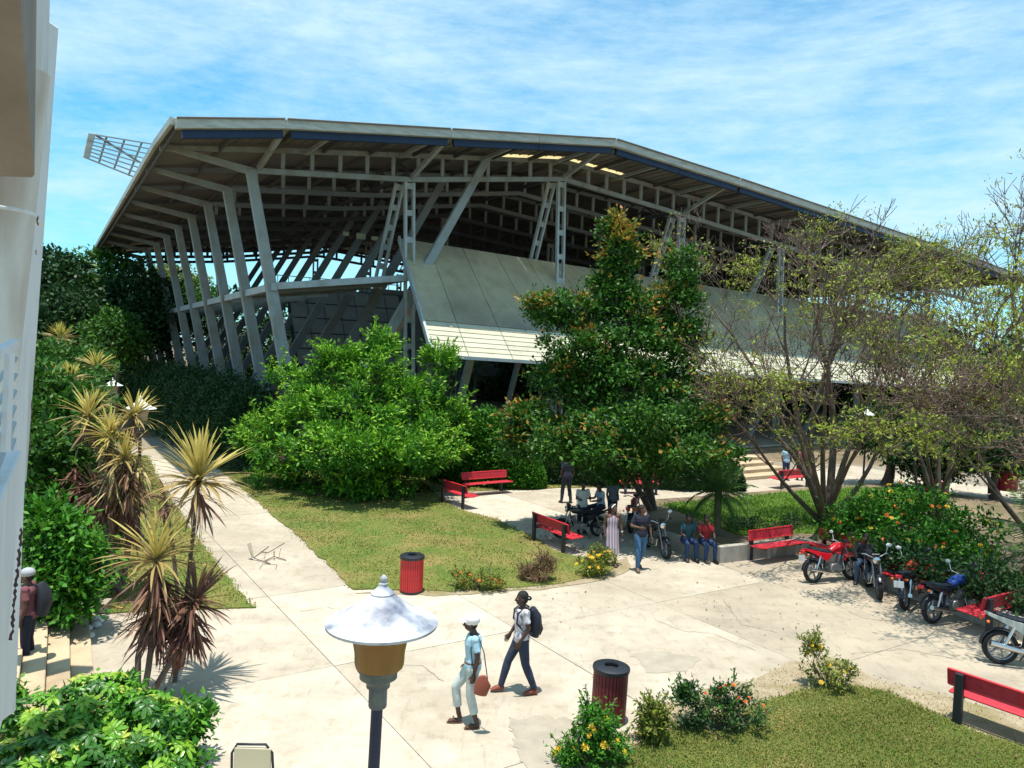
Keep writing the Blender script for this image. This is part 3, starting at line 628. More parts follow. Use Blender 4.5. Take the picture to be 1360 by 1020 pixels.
# ================================================================== VEGETATION
def limb_path(p0, p1, bend, k=5):
    p0 = v3(p0); p1 = v3(p1); o = rng.normal(size=3)*bend; o[2] *= .4
    return [p0+(p1-p0)*t+o*math.sin(math.pi*t) for t in np.linspace(0, 1, k)]
def crown_tree(name, label, cat, base, blobs, trunks, leaf, per=(26, 60), ls=(.14, .07), cr=.5, group=None, tips=None, squash=.7, hollow=.5, bark='bark', tr=.16, lift=.3, spray=None):
    t = thing(name, label, cat, base, group=group); S = []
    for top, r in trunks:
        pth = limb_path(base, top, .15)
        for i in range(4): S.append((pth[i], pth[i+1], r*(1-.16*i), r*(1-.16*(i+1))))
    tops = [v3(x[0]) for x in trunks]
    for b in blobs:
        c = np.array(b[:3]); src = min(tops, key=lambda q: np.linalg.norm(q-c)) if tops else v3(base)
        pth = limb_path(src, c, .25)
        for i in range(4): S.append((pth[i], pth[i+1], tr*.5*(1-.2*i), tr*.5*(1-.2*(i+1))))
        for e in range(7):
            d = rdir(1)[0]*np.array(b[3:6])*.85
            S.append((c, c+d*.5, tr*.16, tr*.1)); S.append((c+d*.5, c+d, tr*.1, tr*.03))
    tk = link('trunk', segs_mesh('trunk', S, 7), M[bark], t)
    P, O = clumps(blobs, per, cr, hollow, squash)
    fo = link('crown', np_mesh('crown', leaves(P, ls[0], ls[1], O, .45, lift), 4), M[leaf], t); fo['kind'] = 'stuff'
    if tips:
        tm, frac, zmin = tips
        k = P[:, 2]; nrm = (k-k.min())/(np.ptp(k)+1e-6)
        sel = (rng.random(len(P)) < frac*(.3+nrm**1.2*1.6)) & (O[:, 2] > (-.1 if tm == 'leaf_bright' else .12))
        # grouped outside the crown: orange is new growth, leaf_bright paints sunlit tips
        cell = np.floor(P*1.6).astype(int); hsh = ((cell[:, 0]*73856093) ^ (cell[:, 1]*19349663) ^ (cell[:, 2]*83492791)) % 100
        sel &= (hsh < (62 if tm == 'leaf_bright' else 27))
        Q = P[sel]+O[sel]*.12
        o2 = link('new_or_sunlit_tips', np_mesh('new_or_sunlit_tips', leaves(Q, ls[0]*1.05, ls[1]*1.1, O[sel], .6, .7), 4), M[tm], t); o2['kind'] = 'stuff'
    if spray: sprays(t, blobs, *spray)
    return t
def sprays(t, blobs, n, Ln, m, ls, step=.07, up=.25, name='outer_sprays'):
    "thin shoots lined with leaves that break the outline of a crown"
    S = []; P = []; O = []
    for i in range(n):
        b = blobs[rng.integers(0, len(blobs))]; d = rdir(1)[0]; d[2] = abs(d[2])*.8-.05; d /= np.linalg.norm(d)
        p = np.array(b[:3])+d*np.array(b[3:6])*.8; v = d+np.array([0, 0, up])+rng.normal(size=3)*.25; v /= np.linalg.norm(v); l_ = Ln*rng.uniform(.6, 1.3); k = int(l_/step)
        prev = p
        for j in range(k):
            v = v+rng.normal(size=3)*.05-np.array([0, 0, .012]); v /= np.linalg.norm(v); q = prev+v*step
            if j % 3 == 0: S.append((prev, q+v*step*2, .008, .006))
            for s in range(3): P.append(q+rng.normal(size=3)*.02); o = v*.5+rdir(1)[0]*.9; O.append(o)
            prev = q
    link('shoots', segs_mesh('shoots', S, 3), M['twig'], t)['kind'] = 'stuff'
    link(name, np_mesh(name, leaves(np.array(P), ls[0], ls[1], np.array(O), .8, .3), 4), M[m], t)['kind'] = 'stuff'
def B(px, py, Y, rx, rz=None, ry=None, w=1):
    p = at(px, py, Y); rz = rz or rx; return (p.x, p.y, p.z, rx, ry or rx, rz, w)
# --- tall tree with orange new leaves
b = G(868, 686); b.z = 0
crown_tree('flame_leaf_tree', 'tall dark green tree with orange leaf tips in the middle of the square', 'tree', b,
    [B(822, 345, 26, .5, 1.1, w=.9), B(815, 312, 26, .25, .5, w=.4), B(815, 395, 26, .8, 1.0), B(845, 425, 25.5, .8, .9), B(905, 362, 26, .45, .75, w=.6), B(898, 410, 26, .7, .9), B(765, 415, 25.5, .85, .55, w=.9), B(728, 412, 25, .6, .5, w=.7),
     B(765, 465, 25, 1.15, .9, w=1.1), B(845, 465, 25, 1.2, 1.0, w=1.2), B(900, 465, 25.6, .75, 1.1, w=.9), B(745, 500, 25, .8, .6, w=.8), B(830, 520, 24.6, 1.3, 1.0, w=1.2), B(885, 525, 25, .9, .9, w=.9),
     B(780, 535, 24.8, 1.0, .8), B(705, 560, 24.6, .65, .55, w=.7), B(740, 590, 24.4, .9, .6, w=.8), B(800, 590, 24.2, 1.2, .8, w=1.1), B(865, 590, 24.2, 1.1, .8, w=1), B(915, 585, 24.6, .7, .6, w=.7), B(690, 590, 24.8, .5, .4, w=.5), B(830, 620, 25.5, 1.4, .5, w=.9),
     B(735, 590, 23.2, .6, .4, w=.5), B(790, 570, 22.8, .8, .5, w=.7), B(815, 605, 22.2, .8, .4, w=.6), B(862, 565, 22.4, .9, .6, w=.8), B(905, 600, 22, .8, .35, w=.6), B(925, 560, 23.4, .6, .5, w=.5), B(880, 612, 23, .9, .3, w=.5), B(955, 605, 22.8, .55, .3, w=.3)],
    [(at(815, 470, 25.6), .2), (at(866, 520, 25.2), .17), (at(800, 590, 25.6), .14)], 'leaf_mid', per=(30, 88), ls=(.16, .08), cr=.36, tips=('leaf_orange', .6, 0), tr=.14, spray=(110, .5, 'leaf_green', (.15, .07)))
b2_ = G(835, 668)
# second leaning trunk, visible at right of the shade
# --- broad bright tree
b = at(470, 648, 30); b.z = 0
crown_tree('feathery_green_tree', 'broad bright green bushy tree standing in front of the hall columns', 'tree', b,
    [B(490, 500, 31, 1.3, 1.3, w=1.2), B(430, 525, 31, 1.2, .9), B(540, 535, 31, 1.2, 1.0), B(400, 568, 30.5, 1.3, .9, w=1.1), B(470, 575, 29.5, 2.0, 1.1, w=1.6), B(545, 580, 30, 1.5, 1.0, w=1.2), B(505, 470, 31.5, .4, .9, w=.6), B(448, 482, 31.3, .7, .6, w=.7),
     B(360, 590, 30.5, 1.1, .8), B(435, 600, 28.2, 1.5, .9, w=1.1), B(520, 600, 28, 1.5, .9, w=1.1), B(380, 608, 29, 1.0, .7, w=.8), B(475, 600, 27.4, 1.4, .8, w=1), B(565, 608, 28.8, .8, .6, w=.6), B(475, 540, 29.6, 1.5, 1.0, w=1.1), B(410, 545, 30.2, 1.1, .7, w=.8), B(430, 637, 29.6, 1.5, .55, w=.9), B(520, 637, 29.6, 1.5, .55, w=.9), B(475, 645, 28.8, 1.3, .45, w=.7), B(370, 632, 30.2, 1.0, .5, w=.6), B(580, 600, 30, .9, .6), B(350, 575, 31.3, .8, .5, w=.5), B(380, 505, 31.5, .6, .6, w=.5), B(590, 545, 31.5, .8, .6, w=.6), B(585, 490, 31.8, .5, .8, w=.4), B(600, 565, 31.5, .6, .5, w=.4)],
    [(at(470, 590, 30.5), .16), (at(430, 600, 30.5), .12), (at(520, 600, 30.5), .12)], 'leaf_green', per=(21, 88), ls=(.2, .075), cr=.34, squash=.7, lift=.5, tips=('leaf_bright', .95, 0), spray=(300, .85, 'leaf_bright', (.17, .065)))
# --- clipped green hedge right of it
def hedge(name, label, a, b, h, wd, leaf, n, ls, cat='hedge', wob=.35, group=None):
    a = Vector((a[0], a[1], 0)); b = Vector((b[0], b[1], 0))
    t = thing(name, label, cat, a, group=group); d = Vector(b)-Vector(a); Ln = d.length; u = d/Ln; s = Vector((u.y, -u.x, 0))
    q = MB(); k = max(4, int(Ln/.8)); m = 7; vs = []
    for i in range(k+1):
        for j in range(m):
            th = math.pi*j/(m-1); r = (1+random.uniform(-.08, .08))*min(1, max(.05, min(Ln*i/k, Ln*(1-i/k))/3.4)**.6)
            vs.append(Vector(a)+u*(Ln*i/k)+s*(math.cos(th)*wd*.5*.72*r)+Vector((0, 0, math.sin(th)**.6*h*.8*r-.05)))
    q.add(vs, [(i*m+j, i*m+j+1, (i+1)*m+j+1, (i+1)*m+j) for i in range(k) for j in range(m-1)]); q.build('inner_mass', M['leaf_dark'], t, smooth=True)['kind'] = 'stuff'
    x = rng.random(n)*Ln; th = math.pi*rng.random(n); tap = np.clip(np.minimum(x, Ln-x)/3.0, 0, 1)**.5; bump = tap*(1+.10*np.sin(x*1.9+th*2)+.07*np.sin(x*4.3)+.08*rng.normal(size=n))
    cz = np.cos(th)*wd*.5*bump; zz = np.sin(th)**.55*h*bump
    P = v3(a)[None]+np.outer(x, v3(u))+np.outer(cz, v3(s)); P[:, 2] = np.maximum(zz, .05)
    O = np.outer(np.cos(th), v3(s)); O[:, 2] = np.sin(th)+.2
    link('foliage', np_mesh('foliage', leaves(P, ls[0], ls[1], O, .4), 4), M[leaf], t)['kind'] = 'stuff'; return t
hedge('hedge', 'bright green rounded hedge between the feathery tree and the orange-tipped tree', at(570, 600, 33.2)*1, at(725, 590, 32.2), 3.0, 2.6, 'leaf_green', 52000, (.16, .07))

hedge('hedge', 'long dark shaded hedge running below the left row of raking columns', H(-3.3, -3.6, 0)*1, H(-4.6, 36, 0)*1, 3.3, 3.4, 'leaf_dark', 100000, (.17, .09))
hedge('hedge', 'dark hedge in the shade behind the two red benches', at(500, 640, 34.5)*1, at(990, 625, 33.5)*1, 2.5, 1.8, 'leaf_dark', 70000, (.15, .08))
# hedges use ground-level ends
# --- background trees
def bgtree(label, px, py, Y, R_, leaf, per=(22, 46), ls=(.42, .24), h0=0, group='trees behind the hall', cr=1.1, name='broadleaf_tree'):
    c = at(px, py, Y); base = (c.x, c.y, 0); bl = []
    for k in range(7):
        a = k*2.4; r = R_*.55*(k > 0); bl.append((c.x+math.cos(a)*r, c.y+math.sin(a)*r, c.z+R_*(.25*math.sin(k*1.7)-(.15 if k else -.35)), R_*.55, R_*.55, R_*.45, 1))
    crown_tree(name, label, 'tree', Vector(base), bl, [((c.x, c.y, max(1, c.z-R_*.5)), .3)], leaf, per=per, ls=ls, cr=cr, group=group, tr=.3)
bgtree('tall dark tree just right of the white pillar, partly hidden', 68, 372, 62, 3.2, 'leaf_dark', cr=.8)
bgtree('big dark green tree behind the low end of the hall roof', 140, 395, 66, 5.2, 'leaf_mid', per=(30, 50))
bgtree('second large dark tree beside the far raking columns', 185, 415, 62, 4.4, 'leaf_dark', per=(28, 50))
bgtree('dark tree filling the gap below the white pillar horizon', 95, 440, 58, 4.0, 'leaf_dark', per=(28, 50))
bgtree('small lighter green tree at the far end of the shaded path', 155, 448, 50, 2.0, 'leaf_mid', ls=(.25, .14), cr=.6)
bgtree('green tree seen through the raking columns', 262, 415, 95, 4.8, 'leaf_mid')
bgtree('olive tree seen through the columns above the ring beam', 235, 385, 98, 4.6, 'leaf_olive')
BL = ['dark far tree between the raking columns left of the tall feathery tree', 'dark far tree behind the grey stand panels', 'dark far tree below the left corner of the sloping cladding', 'dark far tree below the cladding beside the small lamp', 'dark far tree just left of the orange-tipped tree',
    'dark far tree hidden behind the orange-tipped tree', 'dark far tree right of the orange-tipped tree', 'dark far tree behind the many-stemmed bare tree', 'dark far tree between the two bare trees', 'dark far tree behind the right bare branches', 'dark far tree rightmost behind the bare branches']
for k, (px, Y, r) in enumerate(((310, 92, 6.5), (390, 96, 5.5), (600, 92, 5), (690, 90, 5.5), (780, 88, 5), (880, 86, 5.5), (980, 80, 5), (1080, 76, 5), (1180, 70, 5), (1290, 66, 5), (1390, 62, 5))):
    bgtree(BL[k], px, 445 if k < 2 else 505, Y, r, 'leaf_dark', per=(12, 36), ls=(.6, .35))
hedge('hedge', 'dark hedge on the far side of the open hall', H(2, 49, 0), H(64, 49, 0), 4.2, 3, 'leaf_dark', 30000, (.4, .22))
# --- shaded mass at lower far right
for k, (px, py, Y, r) in enumerate(((1240, 600, 34, 1.8), (1330, 590, 33, 2.0), (1180, 575, 36, 1.7))):
    bgtree(['dark bush behind the bare trees near the right edge', 'dark bush at the right edge below the bare branches', 'dark bush behind the bare trees beside the far lamp'][k], px, py, Y, r, 'leaf_dark', per=(26, 50), ls=(.2, .1), cr=.6, group='dark bushes behind the bare trees', name='bush')
# --- bare branching trees
def bare_tree(label, base, stems, leaf='leaf_yellow', n_leaf=9000, seed=1, spread=1.0, depth=5, tuft=.5, purple=False):
    rs = random.Random(seed); t = thing('bare_tree', label, 'tree', base); S = []; ends = []
    def grow(p, d, ln, r, dep):
        n = 3; q = p.copy(); dd = d.copy()
        for i in range(n):
            dd = (dd+Vector((rs.gauss(0, .13), rs.gauss(0, .13), rs.gauss(.02, .10)))).normalized(); q2 = q+dd*ln/n
            S.append((tuple(q), tuple(q2), r*(1-.13*i), r*(1-.13*(i+1)))); q = q2
            if dep > 0 and i > 0 and rs.random() < .8:
                sd_ = (dd+Vector((rs.gauss(0, .6), rs.gauss(0, .6), rs.gauss(.12, .35)))*spread).normalized()
                grow(q, sd_, ln*rs.uniform(.55, .8), r*.5, dep-1)
        if dep <= 1: ends.append(q.copy())
        if dep > 0:
            for k in range(2):
                sd_ = (dd+Vector((rs.gauss(0, .42), rs.gauss(0, .42), rs.gauss(.08, .3)))*spread).normalized()
                grow(q, sd_, ln*rs.uniform(.65, .88), r*.62, dep-1)
    for (tip, r) in stems:
        tip = Vector(tip); p = Vector(base); d = (tip-p); pts = limb_path(p, tip, .25, 6); 
        for i in range(5):
            S.append((tuple(pts[i]), tuple(pts[i+1]), r*(1-.12*i), r*(1-.12*(i+1))))
            if i >= 2: grow(Vector(pts[i+1]), (Vector(pts[i+1]-pts[i]).normalized()+Vector((rs.gauss(0, .6), rs.gauss(0, .6), .1))).normalized(), 1.25, r*.3, depth-2)
        grow(tip, (Vector(pts[5]-pts[4])).normalized(), 1.5, r*.42, depth-1)
    big = [s for s in S if s[2] > .03]; sm = [s for s in S if .008 < s[2] <= .03 or (s[2] <= .008 and rs.random() < .75)]
    link('trunk', segs_mesh('trunk', big, 7), M['bark'], t)
    sm = [(a, b, max(c, .011), max(e, .008)) for a, b, c, e in sm]
    link('twigs', segs_mesh('twigs', sm, 3), M['twig'], t)['kind'] = 'stuff'
    E_ = np.array([v3(e) for e in ends]); 
    if len(E_) and n_leaf:
        gk = np.sin(E_[:, 0]*1.1+E_[:, 1])+np.sin(E_[:, 2]*1.7+E_[:, 0]*.8)+rng.normal(size=len(E_))*.8
        E2 = E_[gk > .75]; idx = rng.integers(0, len(E2), n_leaf)
        P = E2[idx]+rng.normal(size=(n_leaf, 3))*np.array([.32, .32, .07])*tuft
        half = n_leaf//2
        link('foliage', np_mesh('foliage', leaves(P[:half], .14, .045, None, 0, .1), 4), M[leaf], t)['kind'] = 'stuff'
        link('foliage', np_mesh('foliage', leaves(P[half:], .13, .04, None, 0, .1), 4), M['leaf_olive'], t)['kind'] = 'stuff'
        m2 = n_leaf//7; idx = rng.integers(0, len(E_), m2)
        link('seed_pods', np_mesh('seed_pods', leaves(E_[idx]+rng.normal(size=(m2, 3))*.15, .06, .05), 4), M['leaf_brown'], t)['kind'] = 'stuff'
    return t
bt = G(1095, 708); bt.z = .26
bare_tree('many-stemmed nearly leafless tree growing behind the red motorbike', bt,
    [(at(1000, 545, 25.5), .12), (at(1045, 470, 26), .13), (at(1085, 430, 26.5), .15), (at(1120, 440, 25.5), .13), (at(1165, 500, 25.5), .12), (at(1010, 600, 24.5), .10), (at(1180, 560, 24.8), .1), (at(970, 440, 27), .1), (at(1060, 560, 22), .09), (at(1150, 575, 21.5), .09), (at(1100, 500, 22.5), .1)], n_leaf=10000, seed=5)
bt2 = G(1247, 708); bt2.z = .26
bare_tree('slim bare tree with yellow-green tufts behind the flowering bush', bt2,
    [(at(1185, 520, 26), .1), (at(1235, 490, 26.5), .11), (at(1290, 480, 26), .11), (at(1215, 600, 25.5), .08), (at(1220, 560, 20.5), .08), (at(1290, 590, 20), .08)], n_leaf=11000, seed=9)
bt3 = G(1400, 760); bt3.z = .26
bare_tree('bare branching tree reaching in from the right edge', bt3,
    [(at(1335, 520, 21.5), .11), (at(1350, 430, 22), .1), (at(1290, 575, 20.5), .09), (at(1400, 470, 22), .1), (at(1330, 520, 17.5), .06), (at(1400, 600, 16.5), .06), (at(1300, 630, 21), .07)], n_leaf=9000, seed=14)
# --- palms
def frond_mesh(Ln, n, lw, ll, droop=.5):
    V = []; F = []
    def pt(t): return Vector((0, Ln*(t-.12*t*t), Ln*(.35*t-droop*t*t)))
    for i in range(8):
        a, b_ = pt(i/8), pt((i+1)/8); w = .012*(1-i/9); k = len(V)
        V += [a+Vector((w, 0, 0)), a-Vector((w, 0, 0)), b_-Vector((w, 0, 0)), b_+Vector((w, 0, 0))]; F.append((k, k+1, k+2, k+3))
    for i in range(n):
        t = .12+.88*i/n; p = pt(t); l_ = ll*math.sin(math.pi*min(1, .2+t*.75))
        for s in (-1, 1):
            e = p+Vector((s*l_*.8, l_*.45, -l_*.35*random.uniform(.6, 1.3))); k = len(V); m_ = p.lerp(e, .4)
            V += [p, m_+Vector((0, lw, .0)), e, m_-Vector((0, lw, 0))]; F.append((k, k+1, k+2, k+3))
    me = bpy.data.meshes.new('frond'); me.from_pydata([tuple(v) for v in V], [], F); return me
def palm(label, base, h, fl, n, m='palm', trunk_r=.11, name='palm', group=None, lean=(0, 0), rings=3):
    t = thing(name, label, 'palm', base, group=group); top = Vector(base)+Vector((lean[0], lean[1], h))
    MB().tube([Vector(base)-Vector((0, 0, .1)), Vector(base).lerp(top, .5), top], [trunk_r*1.15, trunk_r, trunk_r*1.1], 10).build('trunk', M['bark'], t, smooth=True)
    ms = [frond_mesh(fl, 34, .012+fl*.004, fl*.26, d_) for d_ in (.25, .5, .85)]
    for m_ in ms: m_.materials.append(M[m])
    for i in range(n):
        a = i*2.399; rk = i/n; tilt = R(62-95*rk)
        mw = Matrix.Translation(top) @ Matrix.Rotation(a, 4, 'Z') @ Matrix.Rotation(tilt, 4, 'X')
        instance('frond', ms[min(2, int(rk*3))], t, mw)
    return t
bp = G(951, 722); bp.z = .26
palm('small feathery palm in the planter corner with dark trunk', bp, 1.35, 1.35, 34)
bp = G(1400, 800); bp.z = .26
palm('larger feathery palm leaning in from the right edge above the long bench', bp, 1.1, 2.0, 30)
for k, (px, Y) in enumerate(((598, 60), (630, 64), (720, 58))):
    p = at(px, 540, Y); p.z = 0; palm(['leftmost shaded palm below the cladding corner', 'second shaded palm below the cladding, next to the lamp', 'shaded palm below the cladding near the orange-tipped tree'][k], p, 4.0, 2.6, 20, name='palm', group='palms seen below the sloping cladding')
p = at(215, 520, 47); p.z = 0
# --- dracaenas: every leaf its own object on the near plants
def drac_leaf(Ln, w, droop, curl=0):
    V = []; F = []; k = 6
    for i in range(k+1):
        t = i/k; x = Ln*(t-.2*droop*t*t); z = -Ln*droop*.55*t*t; ww = w*(.55+.9*t)*(1-t**3)+.0008
        V += [(-ww, x, z+ww*.35), (0, x, z), (ww, x, z+ww*.35)]
    for i in range(k):
        for j in range(2): F.append((i*3+j, i*3+j+1, i*3+j+4, i*3+j+3))
    me = bpy.data.meshes.new('leaf'); me.from_pydata(V, [], F); me.polygons.foreach_set('use_smooth', [True]*len(F)); return me
DL = {}
def dl(mn, Ln, droop):
    key = (mn, round(Ln, 1), droop)
    if key not in DL:
        me = drac_leaf(round(Ln, 1) or .1, .024, droop); me.materials.append(M[mn]); DL[key] = me
    return DL[key]
def drac_head(t, c, Ln, n_up, n_mid, n_down, mats, single=True, axis=(0, 0, 1), fresh=True):
    q0 = Vector((0, 0, 1)).rotation_difference(Vector(axis).normalized()).to_matrix().to_4x4(); V = {}
    for grp, n, lo, hi, mn, dr in ((0, n_up, 38, 86, mats[0], .3), (1, n_mid, -8, 46, mats[1], .62), (2, n_down, -80, -12, mats[2], .3)):
        for i in range(n):
            el = R(random.uniform(lo, hi)); a = random.uniform(0, 2*math.pi); l_ = Ln*1.35*random.uniform(.7, 1.12)*(1 if grp < 2 else .9)
            drop = .0 if grp < 2 else random.uniform(0, .25)*Ln
            mw = Matrix.Translation(Vector(c)-Vector(axis).normalized()*(drop+.05*grp)) @ q0 @ Matrix.Rotation(a, 4, 'Z') @ Matrix.Rotation(el, 4, 'X') @ Matrix.Rotation(random.uniform(-.5, .5), 4, 'Y')
            me = dl(mn, l_, dr)
            if single: instance('leaf', me, t, mw)
            else:
                vs = np.array([v.co for v in me.vertices]); M4 = np.array(mw)
                vs = vs @ M4[:3, :3].T+M4[:3, 3]; F = [tuple(p.vertices) for p in me.polygons]
                V.setdefault(mn, []).append(vs[np.array(F)].reshape(-1, 3))
    for mn, l_ in V.items(): link('leaves', np_mesh('leaves', np.concatenate(l_), 4), M[mn], t)['kind'] = 'stuff'
def dracaena(label, base, heads, single=True, trunk_r=.045, mats=('drac_gold', 'drac_pale', 'drac_brown'), nn=(34, 44, 40), group=None):
    t = thing('dracaena', label, 'spiky plant', base, group=group); S = []
    for hd in heads:
        c, Ln = hd[0], hd[1]; pth = limb_path(base, c, .08)
        for i in range(4): S.append((pth[i], pth[i+1], trunk_r*(1.2-.08*i), trunk_r*(1.12-.08*i)))
    link('trunk', segs_mesh('trunk', S, 8), M['bark'], t)
    for k, hd in enumerate(heads):
        mt = hd[2] if len(hd) > 2 else mats; n3 = hd[3] if len(hd) > 3 else nn; ax = Vector(hd[0])-Vector(base); ax = (ax.normalized()+Vector((0, 0, 1.2)))
        drac_head(t, hd[0], hd[1], *n3, mt, single, ax)
    return t
def dead_skirt(t, c, Ln, n, mn, axis=(0, 0, 1), drop=.5):
    V = []; q0 = Vector((0, 0, 1)).rotation_difference(Vector(axis).normalized()).to_matrix().to_4x4()
    for i in range(n):
        me = dl(mn, Ln*random.uniform(.7, 1.1), .3); mw = Matrix.Translation(Vector(c)-Vector(axis).normalized()*random.uniform(.02, drop)) @ q0 @ Matrix.Rotation(random.uniform(0, 6.283), 4, 'Z') @ Matrix.Rotation(R(random.uniform(-84, -5)), 4, 'X') @ Matrix.Rotation(random.uniform(-.5, .5), 4, 'Y')
        vs = np.array([v.co for v in me.vertices]); M4 = np.array(mw); vs = vs @ M4[:3, :3].T+M4[:3, 3]; F = [tuple(p.vertices) for p in me.polygons]; V.append(vs[np.array(F)].reshape(-1, 3))
    link('dead_leaves', np_mesh('dead_leaves', np.concatenate(V), 4), M[mn], t)['kind'] = 'stuff'
WINE = ('drac_pale', 'drac_wine', 'drac_wine')
gb = G(188, 940)
fd = dracaena('front golden dracaena with long drooping leaves and wine-red skirt, nearest the lamp', gb,
    [(at(208, 742, 11.9), .72, ('drac_gold', 'drac_pale', 'drac_wine'), (34, 50, 46)), (at(258, 800, 12.1), .6, ('drac_brown', 'drac_wine', 'drac_wine'), (24, 44, 40)), (at(205, 800, 12.0), .6, WINE, (0, 8, 44))])
dead_skirt(fd, at(210, 765, 11.9), .75, 90, 'drac_brown', (0, 0, 1), .45); dead_skirt(fd, at(212, 790, 11.9), .7, 110, 'drac_wine', (0, 0, 1), .6)
dead_skirt(fd, at(256, 815, 12.1), .72, 150, 'drac_wine', (.3, 0, 1), .35); dead_skirt(fd, at(250, 790, 12.1), .6, 50, 'drac_brown', (.3, 0, 1), .1)
gb = G(232, 905)
dracaena('single slim dracaena with a wide golden star of leaves beside the path', gb, [(at(264, 638, 12.6), .76, ('drac_gold', 'drac_pale', 'drac_brown'), (60, 66, 22)), (at(219, 660, 13), .28, ('drac_brown', 'drac_brown', 'drac_brown'), (4, 10, 22))], trunk_r=.035)
gb = at(150, 780, 17); gb.z = 0
dracaena('clump of tall golden dracaenas crowding in front of the left lamp post', gb,
    [(at(118, 553, 17), .58, ('drac_gold', 'drac_pale', 'drac_brown'), (30, 36, 24)), (at(147, 580, 16.6), .58, ('drac_gold', 'drac_gold', 'drac_brown'), (32, 44, 24)), (at(178, 552, 17), .55, ('drac_gold', 'drac_pale', 'drac_brown'), (30, 36, 24))], nn=(26, 28, 12))
cd2 = dracaena('dracaena clump with brown hanging skirts just below the tall golden heads', gb+Vector((.3, -.2, 0)),
    [(at(165, 608, 16.4), .6, ('drac_gold', 'drac_pale', 'drac_brown'), (24, 36, 40)), (at(125, 645, 16.6), .6, ('drac_brown', 'drac_wine', 'drac_brown'), (8, 24, 46)), (at(172, 655, 16.7), .6, ('drac_brown', 'drac_brown', 'drac_brown'), (8, 24, 46)), (at(92, 700, 15), .3, ('drac_wine', 'drac_wine', 'drac_wine'), (10, 16, 10))])
for px, py, Y, mn, n in ((170, 620, 16.4, 'drac_brown', 90), (128, 650, 16.6, 'drac_brown', 90), (175, 665, 16.7, 'drac_wine', 60), (150, 640, 16.5, 'drac_brown', 80), (100, 620, 17, 'drac_wine', 60), (185, 605, 16.6, 'drac_pale', 60), (150, 612, 16.3, 'drac_pale', 50)):
    dead_skirt(cd2, at(px, py, Y), .75, n, mn, (0, 0, 1), .6)
for k, (px, py, Y, Ln, lb) in enumerate(((128, 488, 27, .75, 'golden dracaena head above the white table'), (72, 505, 21, .55, 'left one of two golden dracaena heads over the leafy bush'), (95, 503, 22, .55, 'right one of two golden dracaena heads over the leafy bush'), (80, 450, 34, .8, 'far golden dracaena next to the white pillar'), (125, 535, 20, .5, 'small golden dracaena just behind the tall golden heads'))):
    gb = at(px-3, py, Y); top = at(px, py, Y); gb.z = 0; dracaena(lb, gb, [(top, Ln*.8)], single=False, nn=(40, 50, 26) if k != 3 else (60, 70, 60))
# --- leafy bushes at left
def bush(name, label, base, blobs, leaf, per=(24, 50), ls=(.16, .08), cr=.4, cat='bush', group=None, stem=.03, flowers=None, squash=.7, lift=.4, spray=None):
    t = thing(name, label, cat, base, group=group); S = []
    for b in blobs:
        c = np.array(b[:3])
        for e in range(5):
            d = rdir(1)[0]*np.array(b[3:6])*.8; mid = (v3(base)+c+d)/2+rng.normal(size=3)*.1
            S.append((v3(base), mid, stem, stem*.6)); S.append((mid, c+d, stem*.6, stem*.25))
    link('stems', segs_mesh('stems', S, 5), M['bark'], t)
    P, O = clumps(blobs, per, cr, .35, squash)
    P[:, 2] = np.maximum(P[:, 2], base[2]+.03)
    link('foliage', np_mesh('foliage', leaves(P, ls[0], ls[1], O, .45, lift), 4), M[leaf], t)['kind'] = 'stuff'
    if spray: sprays(t, blobs, *spray)
    if flowers:
        for mn, n, r in flowers:
            fm = flower_mesh(mn, r)
            for i in range(n):
                b = random.choice(blobs); d = rdir(1)[0]; d[2] = abs(d[2])*.9+.1; d[1] = -abs(d[1]); d = d/np.linalg.norm(d)
                p = np.array(b[:3])+d*np.array(b[3:6])*1.12
                instance('flower', fm, t, Matrix.Translation(Vector(p)) @ Vector((0, 0, 1)).rotation_difference(Vector(d)+Vector((0, -.2, .6))).to_matrix().to_4x4() @ Matrix.Scale(random.uniform(.75, 1.25), 4))
    return t
FM = {}
def flower_mesh(mn, r):
    if (mn, r) in FM: return FM[mn, r]
    q = MB()
    for ring, (k, rr, z, tl) in enumerate(((9, 1, 0, .25), (7, .7, .12, .5), (5, .4, .22, .8))):
        for i in range(k):
            a = 2*math.pi*(i+ring*.4)/k; d = Vector((math.cos(a), math.sin(a), 0)); s = Vector((-d.y, d.x, 0))
            q.add([Vector((0, 0, z*r)), d*rr*r*.6+s*rr*r*.3+Vector((0, 0, (z+tl*.3)*r)), d*rr*r+Vector((0, 0, (z+tl*.35)*r)), d*rr*r*.6-s*rr*r*.3+Vector((0, 0, (z+tl*.3)*r))], [(0, 1, 2, 3)])
    me = q.mesh('flower', fix=False); me.materials.append(M[mn]); FM[mn, r] = me; return me
gb = at(95, 800, 15.5); gb.z = 0
bush('leafy_bush', 'tall glossy dark green bush between the white pillar and the dracaenas', gb,
    [B(65, 565, 19, .8, .7), B(95, 590, 19, .7, .8), B(60, 620, 18.5, .7, .9), B(90, 650, 18.5, .7, .8), B(60, 690, 17.5, .7, .8), B(95, 715, 17.5, .6, .7), B(85, 650, 17.6, .6, .7), B(110, 690, 17.6, .5, .6), B(75, 600, 17.8, .7, .6), B(130, 700, 18.6, .4, .6), B(50, 520, 20, .9, .6), B(95, 540, 20, .7, .45)],
    'leaf_mid', per=(30, 55), ls=(.2, .1), cr=.4)
